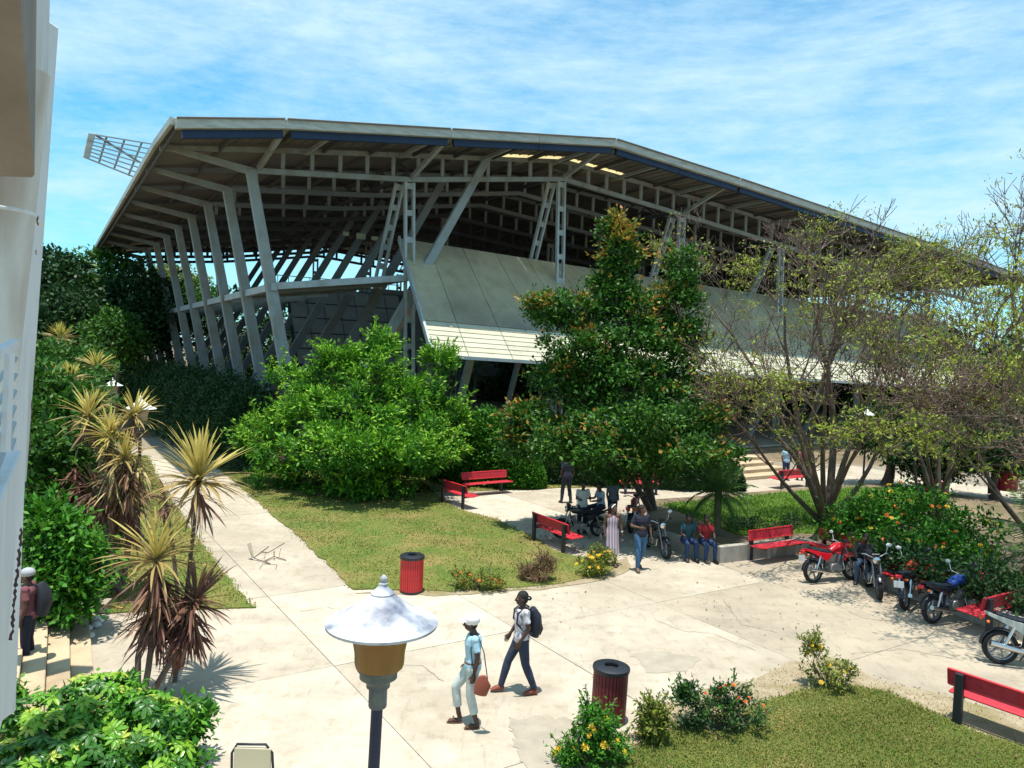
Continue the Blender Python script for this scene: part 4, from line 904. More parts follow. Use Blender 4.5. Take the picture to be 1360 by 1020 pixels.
bush('leafy_bush', 'shorter bright green bush beside the entrance steps', at(85, 820, 14.4)-Vector((0, 0, at(85, 820, 14.4).z)),
    [B(70, 715, 14.6, .45, .4), B(105, 735, 14.6, .4, .35), B(65, 750, 14.4, .5, .5), B(98, 775, 14.4, .45, .4), B(85, 797, 14.3, .6, .3), B(60, 690, 14.8, .35, .3)], 'leaf_green', per=(26, 44), ls=(.17, .08), cr=.32)
bush('leafy_bush', 'olive green bushes at the far end by the white pillar', at(90, 520, 30)-Vector((0, 0, at(90, 520, 30).z)), [B(80, 478, 30, 1.3, .8), B(115, 485, 30, 1.1, .7), B(60, 490, 28, 1, .9), B(100, 520, 26, 1.2, .8), B(70, 535, 23, 1.2, .9)], 'leaf_mid', per=(26, 50), ls=(.2, .09))
bush('leafy_bush', 'dry shrub tuft at the edge of the left lawn', at(205, 680, 19)-Vector((0, 0, at(205, 680, 19).z)), [(G(160, 650).x, G(160, 650).y, .5, .8, .8, .5, 1)], 'leaf_brown', per=(20, 40), ls=(.15, .04))
# --- schefflera, bottom left: each compound leaf an object
def schef_mesh(mn, s):
    q = MB()
    for i in range(8):
        a = 2*math.pi*i/8+random.uniform(-.1, .1); d = Vector((math.cos(a), math.sin(a), 0)); sd_ = Vector((-d.y, d.x, 0)); l_ = s*random.uniform(.8, 1.1)
        pts = []
        for t, w in ((.1, .02), (.45, .17), (.8, .16), (1, .03)):
            c = d*l_*t+Vector((0, 0, l_*(.12*t-.42*t*t))); pts.append((c-sd_*w*l_+Vector((0, 0, .05*l_)), c, c+sd_*w*l_+Vector((0, 0, .05*l_))))
        vs = [v for p in pts for v in p]; q.add(vs, [(k*3+j, k*3+j+1, k*3+j+4, k*3+j+3) for k in range(3) for j in range(2)])
    q.tube([(0, 0, 0), (0, 0, -s*.8)], s*.03, 4)
    me = q.mesh('leaf', fix=False); me.materials.append(M[mn]); return me
M['schef_a'] = mat('schef_a', (.14, .36, .02), .38, c2=(.09, .26, .015), scale=9, trans=.22, spec=.5)
M['schef_b'] = mat('schef_b', (.26, .44, .03), .38, c2=(.16, .36, .02), scale=9, trans=.22, spec=.5)
M['schef_c'] = mat('schef_c', (.5, .52, .08), .4, c2=(.36, .46, .05), scale=9, trans=.22, spec=.5)
M['schef_d'] = mat('schef_d', (.05, .17, .02), .38, c2=(.04, .12, .015), scale=9, trans=.2, spec=.5)
SM = [schef_mesh(k, .145) for k in ('schef_a', 'schef_b', 'schef_a', 'schef_d', 'schef_c', 'schef_a', 'schef_d', 'schef_b', 'schef_d')]
def schefflera(label, base, blobs, n):
    t = thing('schefflera', label, 'shrub', base); S = []
    V = []
    tot = sum(b[6] for b in blobs)
    for b in blobs:
        c = Vector(b[:3])
        for i in range(int(n*b[6]/tot)):
            d = Vector(rdir(1)[0]); d.z = abs(d.z)*.9+.1; d.normalize(); r = random.uniform(.8, 1.08)
            p = c+Vector((d.x*b[3], d.y*b[4], d.z*b[5]))*r
            mw = Matrix.Translation(p) @ Vector((0, 0, 1)).rotation_difference((d+Vector((0, -.15, .7))).normalized()).to_matrix().to_4x4() @ Matrix.Rotation(random.uniform(0, 6.28), 4, 'Z') @ Matrix.Scale(random.uniform(.75, 1.15), 4)
            instance('leaf', random.choice(SM), t, mw)
            if i % 4 == 0: S.append((v3(base), (v3(base)+v3(p))/2+rng.normal(size=3)*.05, .02, .014)); S.append((S[-1][1], v3(p-d*.1), .014, .006))
    link('stems', segs_mesh('stems', S, 5), M['bark'], t)
    P, O = clumps([(b[0], b[1], b[2]-.08, b[3]*.9, b[4]*.9, b[5]*.85, b[6]) for b in blobs], (34, 34), .16, .3)
    P[:, 2] = np.maximum(P[:, 2], .02)
    link('inner_foliage', np_mesh('inner_foliage', leaves(P, .12, .05, O, .5), 4), M['leaf_green'], t)['kind'] = 'stuff'
gb = G(130, 1040)
schefflera('big bright green schefflera shrub filling the bottom left corner', gb,
    [B(60, 970, 9.6, .62, .45, w=1.2), B(130, 935, 10, .55, .38, w=1), B(185, 970, 9.6, .55, .45, w=1.1), B(120, 1010, 9.2, .6, .4, w=1.1), B(215, 1015, 9.4, .4, .3, w=.7), B(30, 1030, 8.8, .6, .4, w=1), B(200, 950, 10, .32, .22, w=.5)], 290)
schefflera('small green schefflera sprig standing out right of the big shrub', G(250, 990), [B(255, 950, 10.2, .16, .2, w=1), B(238, 968, 10.1, .15, .12, w=.6)], 26)
schefflera('schefflera shrub against the foot of the white pillar', G(5, 960), [B(-5, 940, 10.2, .3, .4, w=1)], 30)
# --- small flower plants
def fplant(label, px, py, blobs, leaf, flowers, ls=(.07, .03), cr=.12, per=(26, 36), name='flower_plant', cat='flowering plant'):
    gb = G(px, py); bush(name, label, gb, [(gb.x+a, gb.y+b_, z, rx, rx, rz, 1) for a, b_, z, rx, rz in blobs], leaf, per=per, ls=ls, cr=cr, cat=cat, stem=.008, flowers=flowers, spray=(34, .26, leaf if leaf != 'leaf_dark' else 'leaf_mid', ls, .03, .6))
fplant('yellow marigold bush growing against the dark red litter bin at the bottom', 784, 1018, [(-.12, .05, .2, .24, .2), (.15, .1, .22, .26, .22), (.02, .1, .42, .2, .16), (.2, .16, .55, .12, .12), (-.3, .1, .1, .18, .12), (-.02, .15, .66, .09, .1), (.3, .1, .2, .2, .16)], 'leaf_green', [('fl_yellow', 17, .055)], per=(17, 34))
fplant('small pale green weed between the bottom litter bin and the dark flowering bush', 865, 985, [(0, 0, .2, .16, .22), (.05, .0, .4, .08, .15)], 'leaf_olive', None)
fplant('low dark bush with a few orange flowers beside the bottom lawn', 955, 972, [(-.45, .1, .25, .3, .28), (-.05, .1, .3, .38, .32), (.4, .15, .25, .32, .25), (.15, .1, .5, .2, .2), (-.5, .1, .5, .1, .2)], 'leaf_dark', [('fl_orange', 7, .045), ('fl_red', 4, .03)], per=(17, 34))
fplant('straggly yellow-flowered plant where the lawn tip meets the concrete', 1098, 915, [(-.15, .1, .45, .18, .25), (.2, 0, .3, .2, .22), (0, 0, .15, .28, .15), (-.2, .1, .7, .12, .12)], 'leaf_olive', [('fl_yellow', 12, .04)], per=(9, 24))
fplant('yellow and green bush at the corner of the middle lawn', 795, 765, [(-.3, 0, .22, .3, .2), (.05, 0, .25, .3, .24), (-.1, .1, .42, .22, .16), (.15, .15, .5, .16, .14)], 'leaf_olive', [('fl_yellow', 26, .05)], per=(18, 34), cr=.14)
fplant('orange-flowered plant at the edge of the middle lawn', 640, 784, [(-.45, .1, .2, .2, .18), (0, .1, .2, .25, .16), (.35, .1, .15, .2, .14)], 'leaf_olive', [('fl_orange', 11, .05)], per=(16, 24))
fplant('dry tuft plant between orange and yellow flowers on the lawn edge', 718, 772, [(0, 0, .2, .28, .2), (-.3, .1, .15, .2, .14), (.1, .1, .4, .15, .15)], 'leaf_brown', None, ls=(.12, .015))
gb = G(1195, 748); gb.z = .26
bush('flowering_bush', 'large bush with orange, yellow and red flowers behind the parked motorbikes', gb,
    [B(1160, 690, 21.5, .9, .6), B(1200, 670, 22, .9, .6), B(1240, 690, 21.5, .9, .7), B(1180, 725, 20.6, .9, .6), B(1225, 730, 20.3, .9, .6), B(1270, 735, 19.6, .8, .6), B(1130, 700, 22, .6, .5), B(1290, 710, 20.8, .8, .6)],
    'leaf_green', per=(26, 50), ls=(.14, .07), cr=.34, flowers=[('fl_orange', 14, .07), ('fl_yellow', 30, .065), ('fl_red', 6, .08)])
bush('leafy_bush', 'dark leafy undergrowth below the big flowering bush', G(1250, 790)+Vector((0, 0, .26)), [B(1240, 760, 18.6, .8, .5), B(1290, 770, 18, .8, .5), B(1200, 745, 19.6, .7, .45), B(1340, 790, 17, .8, .5)], 'leaf_dark', per=(26, 50), ls=(.14, .07), cr=.3)
bush('leafy_bush', 'dark weedy growth along the planter wall between palm and red bench', G(1010, 715)+Vector((0, 0, .2)), [(G(1000, 712).x, G(1000, 712).y, .4, .8, .4, .18, 1), (G(1050, 712).x, G(1050, 712).y, .4, .6, .4, .2, 1), (G(975, 712).x, G(975, 712).y, .4, .5, .5, .2, 1)], 'leaf_dark', per=(14, 40), ls=(.1, .04), cr=.25)
q_ = q_[(np.sin(q_[:, 0]*1.3)+np.cos(q_[:, 1]*1.1)+rng.normal(size=len(q_))*.5) > .5]
lf_ = link('fallen_leaves', np_mesh('fallen_leaves', leaves(q_, .06, .035), 4), M['leaf_brown']); lf_['kind'] = 'stuff'
# litter on lawns
q = rng.random((260, 2)); a = np.array(p3_); lo, hi = a.min(0), a.max(0); q = lo+(hi-lo)*q; q = q[inside(q, p3_)]
lf_ = link('fallen_leaves', np_mesh('fallen_leaves', leaves(np.c_[q, np.full(len(q), .075)], .05, .035), 4), M['leaf_brown']); lf_['kind'] = 'stuff'
q = np.array([v3(G(px, py)) for px, py in zip(rng.uniform(600, 820, 420), rng.uniform(690, 752, 420))]); sel = np.abs((q[:, 0]-G(600, 675).x)/(G(800, 750).x-G(600, 675).x)-(q[:, 1]-G(600, 675).y)/(G(800, 750).y-G(600, 675).y)) < .22
q = q[sel]; q[:, 2] = .05
lf_ = link('fallen_leaves', np_mesh('fallen_leaves', leaves(q, .08, .05), 4), M['leaf_brown']); lf_['kind'] = 'stuff'
# ================================================================== STREET FURNITURE
def lamp(label, base, tilt=0, hat='lamp_hat', shade='amber', h=4.2, pale=False):
    t = thing('lamp_post', label, 'lamp post', base, group='lamp posts with conical hats'); b = Vector(base); tz = Vector((math.sin(tilt), 0, 1))
    def P(z): return b+Vector((math.sin(tilt)*z, 0, z))
    MB().tube([P(-.05), P(.25), P(.26), P(3.18)], [.075, .07, .046, .042], 20).build('pole', M['navy_metal'], t, smooth=True)
    o = P(0)
    MB().lathe([(.062, 3.16), (.066, 3.17), (.066, 3.30), (.085, 3.31), (.085, 3.335), (.10, 3.36), (.135, 3.38), (.135, 3.42), (.155, 3.44), (.155, 3.46)], P(0)+Vector((math.sin(tilt)*3.3, 0, 0)), 28).build('collar', M['lamp_neck'], t, smooth=True)
    MB().lathe([(.15, 3.455), (.17, 3.46), (.178, 3.49), (.180, 3.56), (.198, 3.66), (.228, 3.74), (.262, 3.795), (.257, 3.795), (.19, 3.66), (.172, 3.55), (.15, 3.47)], P(0)+Vector((math.sin(tilt)*3.5, 0, 0)), 32, cap=False).build('shade', M[shade], t, smooth=True)
    MB().lathe([(.40, 3.765), (.405, 3.785), (.40, 3.79), (.345, 3.81), (.27, 3.85), (.19, 3.90), (.12, 3.955), (.085, 3.985), (.085, 3.997), (.055, 4.02), (.03, 4.045), (.03, 4.06), (.0, 4.06), (.0, 4.0), (.1, 3.94), (.25, 3.83), (.34, 3.79), (.39, 3.77)], P(0)+Vector((math.sin(tilt)*3.8, 0, 0)), 48, cap=False).build('hat', M[hat], t, smooth=True)
    MB().lathe([(.001, 4.052), (.03, 4.055), (.03, 4.065), (.016, 4.075), (.025, 4.092), (.025, 4.105), (.014, 4.12), (.001, 4.13)], P(0)+Vector((math.sin(tilt)*4, 0, 0)), 16, cap=False).build('finial', M[hat], t, smooth=True)
    return t
nl = at(512, 750, 5.45); lamp('nearest lamp post with weathered silver conical hat and amber bell shade', Vector((nl.x-.10, nl.y, nl.z-4.2)), R(1.3))
def lamp_at(px, py, Y, label):
    p = at(px, py, Y); return lamp(label, Vector((p.x, p.y, p.z-4.2)), hat='lamp_hat_white', shade='amber_pale')
lamp_at(187, 522, 20.8, 'white-hatted lamp post standing on the left lawn behind the dracaena clump')
lamp_at(150, 499, 33, 'farther white-hatted lamp post near the white table')
lamp_at(92, 452, 62, 'farthest small white lamp hat beside the white pillar')
lamp_at(609, 467, 66, 'lamp with small white hat seen below the sloping cladding')
lamp_at(1152, 539, 36, 'white-hatted lamp among the bare branches')
# benches: seat faces -Y in local coordinates
def make_bench(Ln=1.85):
    t = thing('park_bench', None, None, (0, 0, 0))
    h = Ln/2
    def slab(name, p, d, n_, w, m='red_bench'):
        q = MB(); c0 = Vector(p); 
        # perforated sheet with rolled rim
        q.bar(c0+Vector((-h, 0, 0)), c0+Vector((h, 0, 0)), w, .022, up=n_)
        s = q.build(name, M[m], t, local=True, bevel=.004)
        r = MB(); e = Vector(d).normalized()
        for k in (-1, 1): r.tube([c0+e*w/2*k+Vector((-h, 0, 0)), c0+e*w/2*k+Vector((h, 0, 0))], .022, 8)
        for k in (-1, 0, 1): r.tube([c0-e*w/2+Vector((h*k, 0, 0)), c0+e*w/2+Vector((h*k, 0, 0))], .018, 6)
        r.build('rim', M['red_paint'], s, smooth=True, local=True)
    slab('backrest', (0, .03, .72), (0, .18, 1), (0, -1, .18), .26)
    slab('seat', (0, -.27, .455), (0, 1, -.06), (0, .06, 1), .42)
    for s in (-1, 1):
        MB().box((s*(h-.17), .085, .41), (.115, .09, .86)).build('post', M['black_metal'], t, local=True, bevel=.01)
        MB().bar((s*(h-.17), .05, .42), (s*(h-.17), -.44, .42), .05, .05).build('seat_arm', M['black_metal'], t, local=True)
    return t
bench0 = make_bench(); bfirst = True
def bench(a, b, label, z=0, face=None):
    "a, b: ground points under the two ends; the seat lies on the side given by face"
    global bfirst
    a = Vector(a); b = Vector(b); m = (a+b)/2; d = (b-a); ang = math.atan2(d.y, d.x)
    if face is not None:
        n = Vector((math.sin(ang), -math.cos(ang), 0))
        if n.dot(Vector(face)-m) < 0: ang += math.pi
    o = bench0 if bfirst else copy_tree(bench0); bfirst = False
    o.location = (m.x, m.y, z); o.rotation_euler = (0, 0, ang); sx = d.length/1.85
    o.scale = (max(.85, min(1.3, sx)), 1, 1); ORG[o.name] = Vector(o.location)
    tag(o, label, 'bench', 'red park benches with black posts'); return o
def off(p, v): return Vector(p)+Vector(v)
c1 = G(716, 720); c2 = G(749, 734); dd = (c2-c1).normalized()
bench(c1-dd*.35, c2+dd*.25, 'red bench on the lawn edge in front of the couple, shown from behind', face=G(800, 690))
c1 = G(592, 668); c2 = G(613, 675); dd = (c2-c1).normalized()
bench(c1-dd*.25, c2+dd*.35, 'red bench shown end-on at the far corner of the middle lawn', face=G(660, 672))
bench(G(613, 657), G(672, 652), 'red bench facing the viewer in front of the dark hedge', face=G(640, 700))
bench(G(994, 745), G(1052, 736), 'red bench against the planter wall between palm and red motorbike', face=G(1020, 775))
bench(G(1092, 742), G(1135, 757), 'red bench behind the red motorbike with a person seated at its end', face=G(1080, 775))
bench(G(1185, 782), G(1262, 806), 'long red bench behind the black motorbikes under the palm', face=G(1180, 830))
bench(G(1262, 795), G(1325, 818), 'red bench beside the big palm at the far right', face=G(1240, 850))
bench(G(1290, 850), G(1382, 822), 'red bench turned away above the cut-off motorbike at the right edge', face=G(1290, 800))
c1 = G(1272, 960); dv = Vector((.62, -.785, 0)).normalized()
bench(c1-dv*.17, c1+dv*1.9, 'pink-red bench on the bottom right lawn shown from behind', face=c1+Vector((3, 2, 0)))
bench(G(832, 656), G(868, 657), 'red bench in deep shade behind the orange-tipped tree', face=G(850, 640))
bench(G(1032, 650), G(1073, 646), 'far red bench below the two people on the far path', face=G(1050, 630))
bench(G(1222, 655), G(1252, 668), 'far red bench hidden among bare branches', face=G(1220, 690))
p = at(150, 499, 45)
bench(G(138, 520)+Vector((0, 14, 0)), G(158, 520)+Vector((0, 14, 0)), 'far red bench behind the left lamp hats')
ft = G(150, 545); MB_ = None
tb = thing('white_table', 'white low table by the far end of the shaded path', 'table', ft)
MB().box(ft+Vector((0, 0, 1.0)), (2.0, 1.2, .08)).build('tabletop', M['wall_white'], tb, bevel=.01)
for sx in (-1, 1):
    for sy in (-1, 1): MB().box(ft+Vector((.85*sx, .45*sy, .48)), (.1, .1, .96)).build('leg', M['wall_white'], tb)
# litter bins
def bin_(base, label, m, tilt=0, r=.27, h=.86):
    t = thing('litter_bin', label, 'litter bin', base, group='round metal litter bins')
    q = MB(); k = 30; b = Vector(base)
    body = MB().lathe([(r*.93, .05), (r*.93, h-.04)], b, 40).build('liner', M[m], t, smooth=True)
    sl_ = MB().bar((r-.006, 0, .045), (r-.006, 0, h-.03), .047, .012, up=(1, 0, 0)).mesh('slat'); sl_.materials.append(M[m])
    for i in range(k): instance('slat', sl_, body, Matrix.Translation(b) @ Matrix.Rotation(2*math.pi*i/k, 4, 'Z'))
    MB().lathe([(r*.4, h+.012), (r*.42, h+.03), (r*.95, h+.02), (r*1.07, h+.005), (r*1.09, h-.025), (r*1.05, h-.06), (r*.98, h-.06), (r*.9, h-.02), (r*.4, h-.02), (r*.4, h+.012)], b, 40, cap=False).build('lid', M['black_metal'], t, smooth=True)
    MB().lathe([(.001, h-.034), (r*.8, h-.034)], b, 24, cap=False).build('inner_bag', M['blackrubber'], t)
    MB().lathe([(r*1.0, 0), (r*1.01, .06), (r*.9, .06)], b, 32).build('base_ring', M['black_metal'], t, smooth=True)
    if tilt: t.rotation_euler = (0, tilt, 0)
    return t
bin_(G(546, 786), 'bright red litter bin with black lid behind the nearest lamp hat', 'red_paint')
bin_(G(807, 957), 'dark red litter bin with black lid and round hole at the bottom', 'bin_dark', tilt=R(1.5))
# fallen chair on the path
gc = G(352, 747)
fc = thing('broken_chair', 'overturned metal school chair lying on the left path', 'chair', gc, rz=0)
def cp(px, py, h=0): return G(px, py, h)
tr = MB(); bk = plain('rustmetal', (.16, .1, .07), .6)
A_, B_, C_, D_ = cp(337, 741, .05), cp(359, 749, .02), cp(364, 739, .04), cp(380, 744, .02)
for pts in ([A_, B_], [B_, cp(352, 745, .03), C_, D_], [A_, cp(345, 735, .2), cp(357, 726, .38)], [cp(346, 733, .22), cp(356, 734, .2), cp(363, 730, .25), cp(378, 721, .4)], [C_, cp(364, 732, .25)]): tr.tube(pts, .013, 6)
tr.build('tube_frame', bk, fc, smooth=True)
t2_ = MB()
for pts in ([cp(351, 742, .04), cp(353, 733, .2)], [cp(370, 742, .03), cp(373, 728, .3)], [cp(345, 755, .01), cp(349, 749, .01), cp(368, 750, .01), cp(366, 756, .01)]): t2_.tube(pts, .006, 5)
t2_.build('brace_wire', bk, fc)
MB().plate([cp(328, 722, .42), cp(333, 721, .42), cp(337, 741, .06), cp(334, 741, .06)], (0, .9, .2), .03).build('backrest', plain('ply', (.4, .33, .24)), fc, bevel=.004)
# white chair back at the very bottom
wc0 = G(337, 1090)
wc = thing('plastic_chair', 'cream chair with dark tube frame cut off at the bottom edge', 'chair', wc0)
ct = at(337, 988, wc0.y); zc = ct.z
fr = MB(); fr.tube([wc0+Vector((-.27, 0, .0)), Vector((wc0.x-.28, wc0.y, zc-.12)), Vector((wc0.x-.22, wc0.y, zc-.01)), Vector((wc0.x+.12, wc0.y, zc)), Vector((wc0.x+.2, wc0.y, zc-.10)), wc0+Vector((.26, 0, 0))], .016, 8)
fr.build('tube_frame', M['black_metal'], wc, smooth=True)
MB().prism([(0, 0)]*0 or [(wc0.x-.25, wc0.y-.02), (wc0.x+.19, wc0.y-.02), (wc0.x+.19, wc0.y+.01), (wc0.x-.25, wc0.y+.01)], zc-.45, zc-.04).build('backrest', plain('cream', (.58, .5, .34)), wc, bevel=.01)
MB().box((wc0.x-.02, wc0.y-.28, zc-.5), (.44, .5, .03)).build('seat', plain('cream', (.58, .5, .34)), wc, bevel=.008)
for sx in (-.22, .2): MB().tube([(wc0.x+sx, wc0.y-.5, 0), (wc0.x+sx, wc0.y-.5, zc-.5)], .014, 6).build('leg', M['black_metal'], wc)
# rubble, bags and a stick beside the steps
rb_ = thing('rubbish_pile', 'pile of white plastic bags and rubble beside the entrance steps', 'rubbish', G(122, 832))
for k in range(9):
    c = G(110+random.uniform(0, 26), 818+random.uniform(0, 30)); 
    MB().ball(c+Vector((0, 0, .05)), (.13*random.uniform(.5, 1.1), .1, .06), 9, 6, Matrix.Rotation(k, 3, 'Z')).build('bag' if k % 3 else 'stone', M['wall_white'] if k % 3 else M['concrete_grey'], rb_)
for k, (px, py, s_) in enumerate(((105, 808, .3), (122, 800, .34), (138, 812, .28))):
    c = G(px, py); o = MB().box(c+Vector((0, 0, .12)), (s_*1.3, s_*.8, .2), k*.9).build('concrete_block', M['concrete_grey'], bevel=.02)
    tag(o, ['broken concrete block nearest the steps', 'broken concrete block under the stick', 'broken concrete block below the front dracaena'][k], 'block', 'broken blocks by the steps')
o = MB().tube([G(84, 797, .5), G(165, 808, .45)], .022, 8).build('bamboo_stick', plain('bamboo', (.45, .3, .08)), smooth=True); tag(o, 'yellow bamboo stick lying across the bushes beside the steps', 'stick')
# ================================================================== MOTORBIKES (forward = +X)
def make_bike(tank, panel, seatm='black_metal', plate=True, tail='red_paint', sport=False):
    t = thing('motorbike', None, None, (0, 0, 0)); K = dict(parent=t, local=True)
    BK = M['black_metal']
    for x, nm in ((-.62, 0), (.66, 1)):
        w = MB().lathe([(.225, -.045), (.275, -.052), (.300, -.03), (.305, 0), (.300, .03), (.275, .052), (.225, .045), (.225, -.045)], (x, 0, .305), 30, 'Y', cap=False).build('wheel', M['blackrubber'], smooth=True, **K)
        MB().lathe([(.205, -.03), (.228, -.04), (.228, .04), (.205, .03), (.205, -.03)], (x, 0, .305), 30, 'Y', cap=False).build('rim', M['alu'], w, smooth=True, local=True)
        q = MB()
        for k in range(5):
            a = k*2*math.pi/5; q.bar((x, 0, .305), (x+math.cos(a)*.21, 0, .305+math.sin(a)*.21), .03, .045, up=(0, 1, 0), w1=.02)
        q.lathe([(.05, -.05), (.05, .05)], (x, 0, .305), 12, 'Y'); q.build('spokes', M['alu'], w, local=True)
        q = MB(); pts = [Vector((x+math.cos(a)*.335, 0, .305+math.sin(a)*.335)) for a in np.linspace(R(35 if nm else 45), R(140 if nm else 175), 8)]
        q.tube(pts, [(.012, .06)]*8, 8); q.build('mudguard', M[panel] if nm else BK, smooth=True, **K)
    q = MB()
    for s in (-1, 1):
        q.tube([(.66, s*.085, .305), (.42, s*.085, .92)], [.026, .02], 8)
    q.build('fork', M['alu'], smooth=True, **K)
    q = MB(); q.tube([(.43, 0, .88), (.05, 0, .72), (-.2, 0, .62), (-.25, 0, .33)], .03, 8); q.tube([(.42, 0, .82), (.28, 0, .38), (-.1, 0, .30), (-.25, 0, .33)], .022, 8)
    for s in (-1, 1):
        q.tube([(-.25, s*.09, .36), (-.62, s*.09, .305)], .022, 6); q.tube([(-.2, s*.1, .64), (-.75, s*.1, .80)], .018, 6)
    q.build('frame', BK, smooth=True, **K)
    q = MB()
    for s in (-1, 1): q.tube([(-.60, s*.12, .34), (-.44, s*.12, .70)], [.03, .034], 8)
    q.build('shock_absorber', M['chrome'], smooth=True, **K)
    q = MB(); q.tube([(.40, 0, .88), (.33, 0, .90), (.15, 0, .88), (-.05, 0, .80)], [(.05, .07), (.12, .12), (.13, .135), (.07, .09)], 14, up=(0, 0, 1)); tk = q.build('fuel_tank', M[tank], smooth=True, **K)
    MB().tube([(.2, 0, 1.0), (.2, 0, 1.025)], .035, 10).build('filler_cap', M['chrome'], tk, smooth=True, local=True)
    MB().tube([(.0, 0, .80), (-.2, 0, .80), (-.45, 0, .83), (-.72, 0, .90)], [(.04, .09), (.05, .12), (.055, .13), (.035, .09)], 12, up=(0, 0, 1)).build('seat', M[seatm], smooth=True, **K)
    for s in (-1, 1):
        MB().plate([(-.05, s*.12, .74), (-.25, s*.13, .55), (-.5, s*.12, .70), (-.86, s*.07, .86), (-.86, s*.07, .91), (-.4, s*.125, .80)], (0, s, 0), .025).build('side_panel', M[panel], bevel=.008, **K)
    q = MB(); q.box((.12, 0, .38), (.34, .2, .2)).lathe([(.11, -.15), (.12, -.13), (.12, .13), (.11, .15)], (-.02, 0, .36), 16, 'Y')
    eg = q.build('engine', plain('enginemetal', (.3, .3, .3), .4, metal=.7), bevel=.01, **K)
    q = MB()
    for k in range(6): q.box((.2+k*.022, 0, .47+k*.03), (.15, .2, .014))
    q.tube([(.2, 0, .42), (.3, 0, .68)], .07, 10); q.build('cylinder_fins', M['alu'], eg, local=True)
    MB().tube([(.32, -.08, .5), (.33, -.13, .32), (.1, -.16, .25), (-.2, -.17, .27), (-.35, -.18, .30), (-.85, -.19, .40)], [.02, .02, .022, .025, .045, .05], 10).build('exhaust', M['chrome'], smooth=True, **K)
    hb = MB().tube([(.28, -.36, 1.04), (.36, -.22, 1.05), (.42, -.08, .98), (.42, .08, .98), (.36, .22, 1.05), (.28, .36, 1.04)], .014, 8)
    hbo = hb.build('handlebar', M['chrome'], smooth=True, **K)
    for s in (-1, 1):
        MB().tube([(.27, s*.39, 1.04), (.31, s*.29, 1.048)], .022, 8).build('grip', M['blackrubber'], hbo, smooth=True, local=True)
        MB().tube([(.34, s*.25, 1.05), (.36, s*.30, 1.24)], .007, 6).ball((.35, s*.33, 1.27), (.018, .07, .045), 12, 8).build('mirror', M['wall_white'] if s > 0 else BK, smooth=True, **K)
    hl = MB().tube([(.42, 0, .93), (.5, 0, .93), (.56, 0, .93)], [.05, .095, .10], 16).build('headlight', M[panel], smooth=True, **K)
    MB().tube([(.558, 0, .93), (.572, 0, .93)], [.09, .07], 16).build('lens', M['chrome'], hl, smooth=True, local=True)
    MB().box((.47, 0, 1.05), (.1, .2, .07)).build('instruments', BK, bevel=.015, **K)
    MB().box((-.93, 0, .83), (.07, .14, .08)).build('tail_light', M['red_paint'], bevel=.015, **K)
    for s in (-1, 1):
        MB().ball((-.88, s*.16, .76), (.03, .035, .028), 8, 6).build('indicator', M['fl_orange'], smooth=True, **K)
    if plate: MB().box((-.97, 0, .66), (.012, .22, .15)).build('number_plate', M['wall_white'], **K)
    MB().tube([(-.1, .1, .3), (-.18, .32, .01)], .012, 6).build('kickstand', BK, smooth=True, **K)
    for s in (-1, 1): MB().tube([(.0, s*.12, .3), (.0, s*.27, .3)], .014, 6).build('footrest', M['blackrubber'], smooth=True, **K)
    if sport:
        MB().tube([(.35, 0, .98), (.5, 0, .95), (.62, 0, .85), (.5, 0, .6)], [(.06, .1), (.13, .17), (.1, .13), (.1, .16)], 12).build('fairing', M[panel], smooth=True, **K)
    return t
def place_bike(o, rear, front, label, lean=7, z=0, sc_=1.0):
    rear = Vector(rear); front = Vector(front); d = front-rear; a = math.atan2(d.y, d.x); m = (rear+front)/2
    o.location = (m.x, m.y, z); o.rotation_euler = (R(lean), 0, a); o.scale = (sc_,)*3; tag(o, label, 'motorbike', 'parked motorbikes'); return o
M['bike_red'] = mat('bike_red', (.6, .01, .02), .22, coat=.6); M['bike_blue'] = mat('bike_blue', (.015, .05, .28), .25, coat=.6)
M['bike_orange'] = mat('bike_orange', (.4, .05, .02), .25, coat=.6); M['bike_black'] = mat('bike_black', (.012, .014, .02), .25, coat=.6); M['bike_white'] = mat('bike_white', (.34, .36, .33), .4)
def dirpt(p, ang, ln=1.28): return Vector(p)+Vector((math.cos(ang)*ln, math.sin(ang)*ln, 0))
r = G(1079, 774); place_bike(make_bike('bike_red', 'bike_red'), r, dirpt(r, R(20)), 'bright red motorbike parked alone in front of the planter benches', lean=-8, sc_=.98)
r = G(1168, 796); place_bike(make_bike('bike_black', 'bike_black'), dirpt(r, R(74)), r, 'black motorbike facing the viewer, first in the row right of the red one', lean=6)
r = G(1202, 810); place_bike(make_bike('bike_orange', 'bike_black'), r, dirpt(r, R(48)), 'black motorbike with orange tank and white number plate in the middle of the row', lean=-7)
r = G(1238, 828); place_bike(make_bike('bike_blue', 'bike_black', plate=False), r, dirpt(r, R(22)), 'black motorbike with blue tank, last in the row by the long bench', lean=-7)
r = G(1330, 882); place_bike(make_bike('bike_red', 'bike_white', plate=False), r, dirpt(r, R(-12)), 'red and white motorbike cut off by the right edge', lean=-6, sc_=1.08)
r = G(884, 742); place_bike(make_bike('bike_black', 'bike_black'), dirpt(r, R(105)), r, 'dark motorbike facing the viewer in the tree shade beside the walking man', lean=5)
r = G(838, 708); place_bike(make_bike('bike_orange', 'bike_red', plate=False), r, dirpt(r, R(70)), 'red motorbike in the tree shade behind the couple', lean=-5)
r = G(795, 712); place_bike(make_bike('bike_black', 'bike_black', plate=False), r, dirpt(r, R(200)), 'black motorbike in the deepest shade beside the man in white shirt', lean=-5)
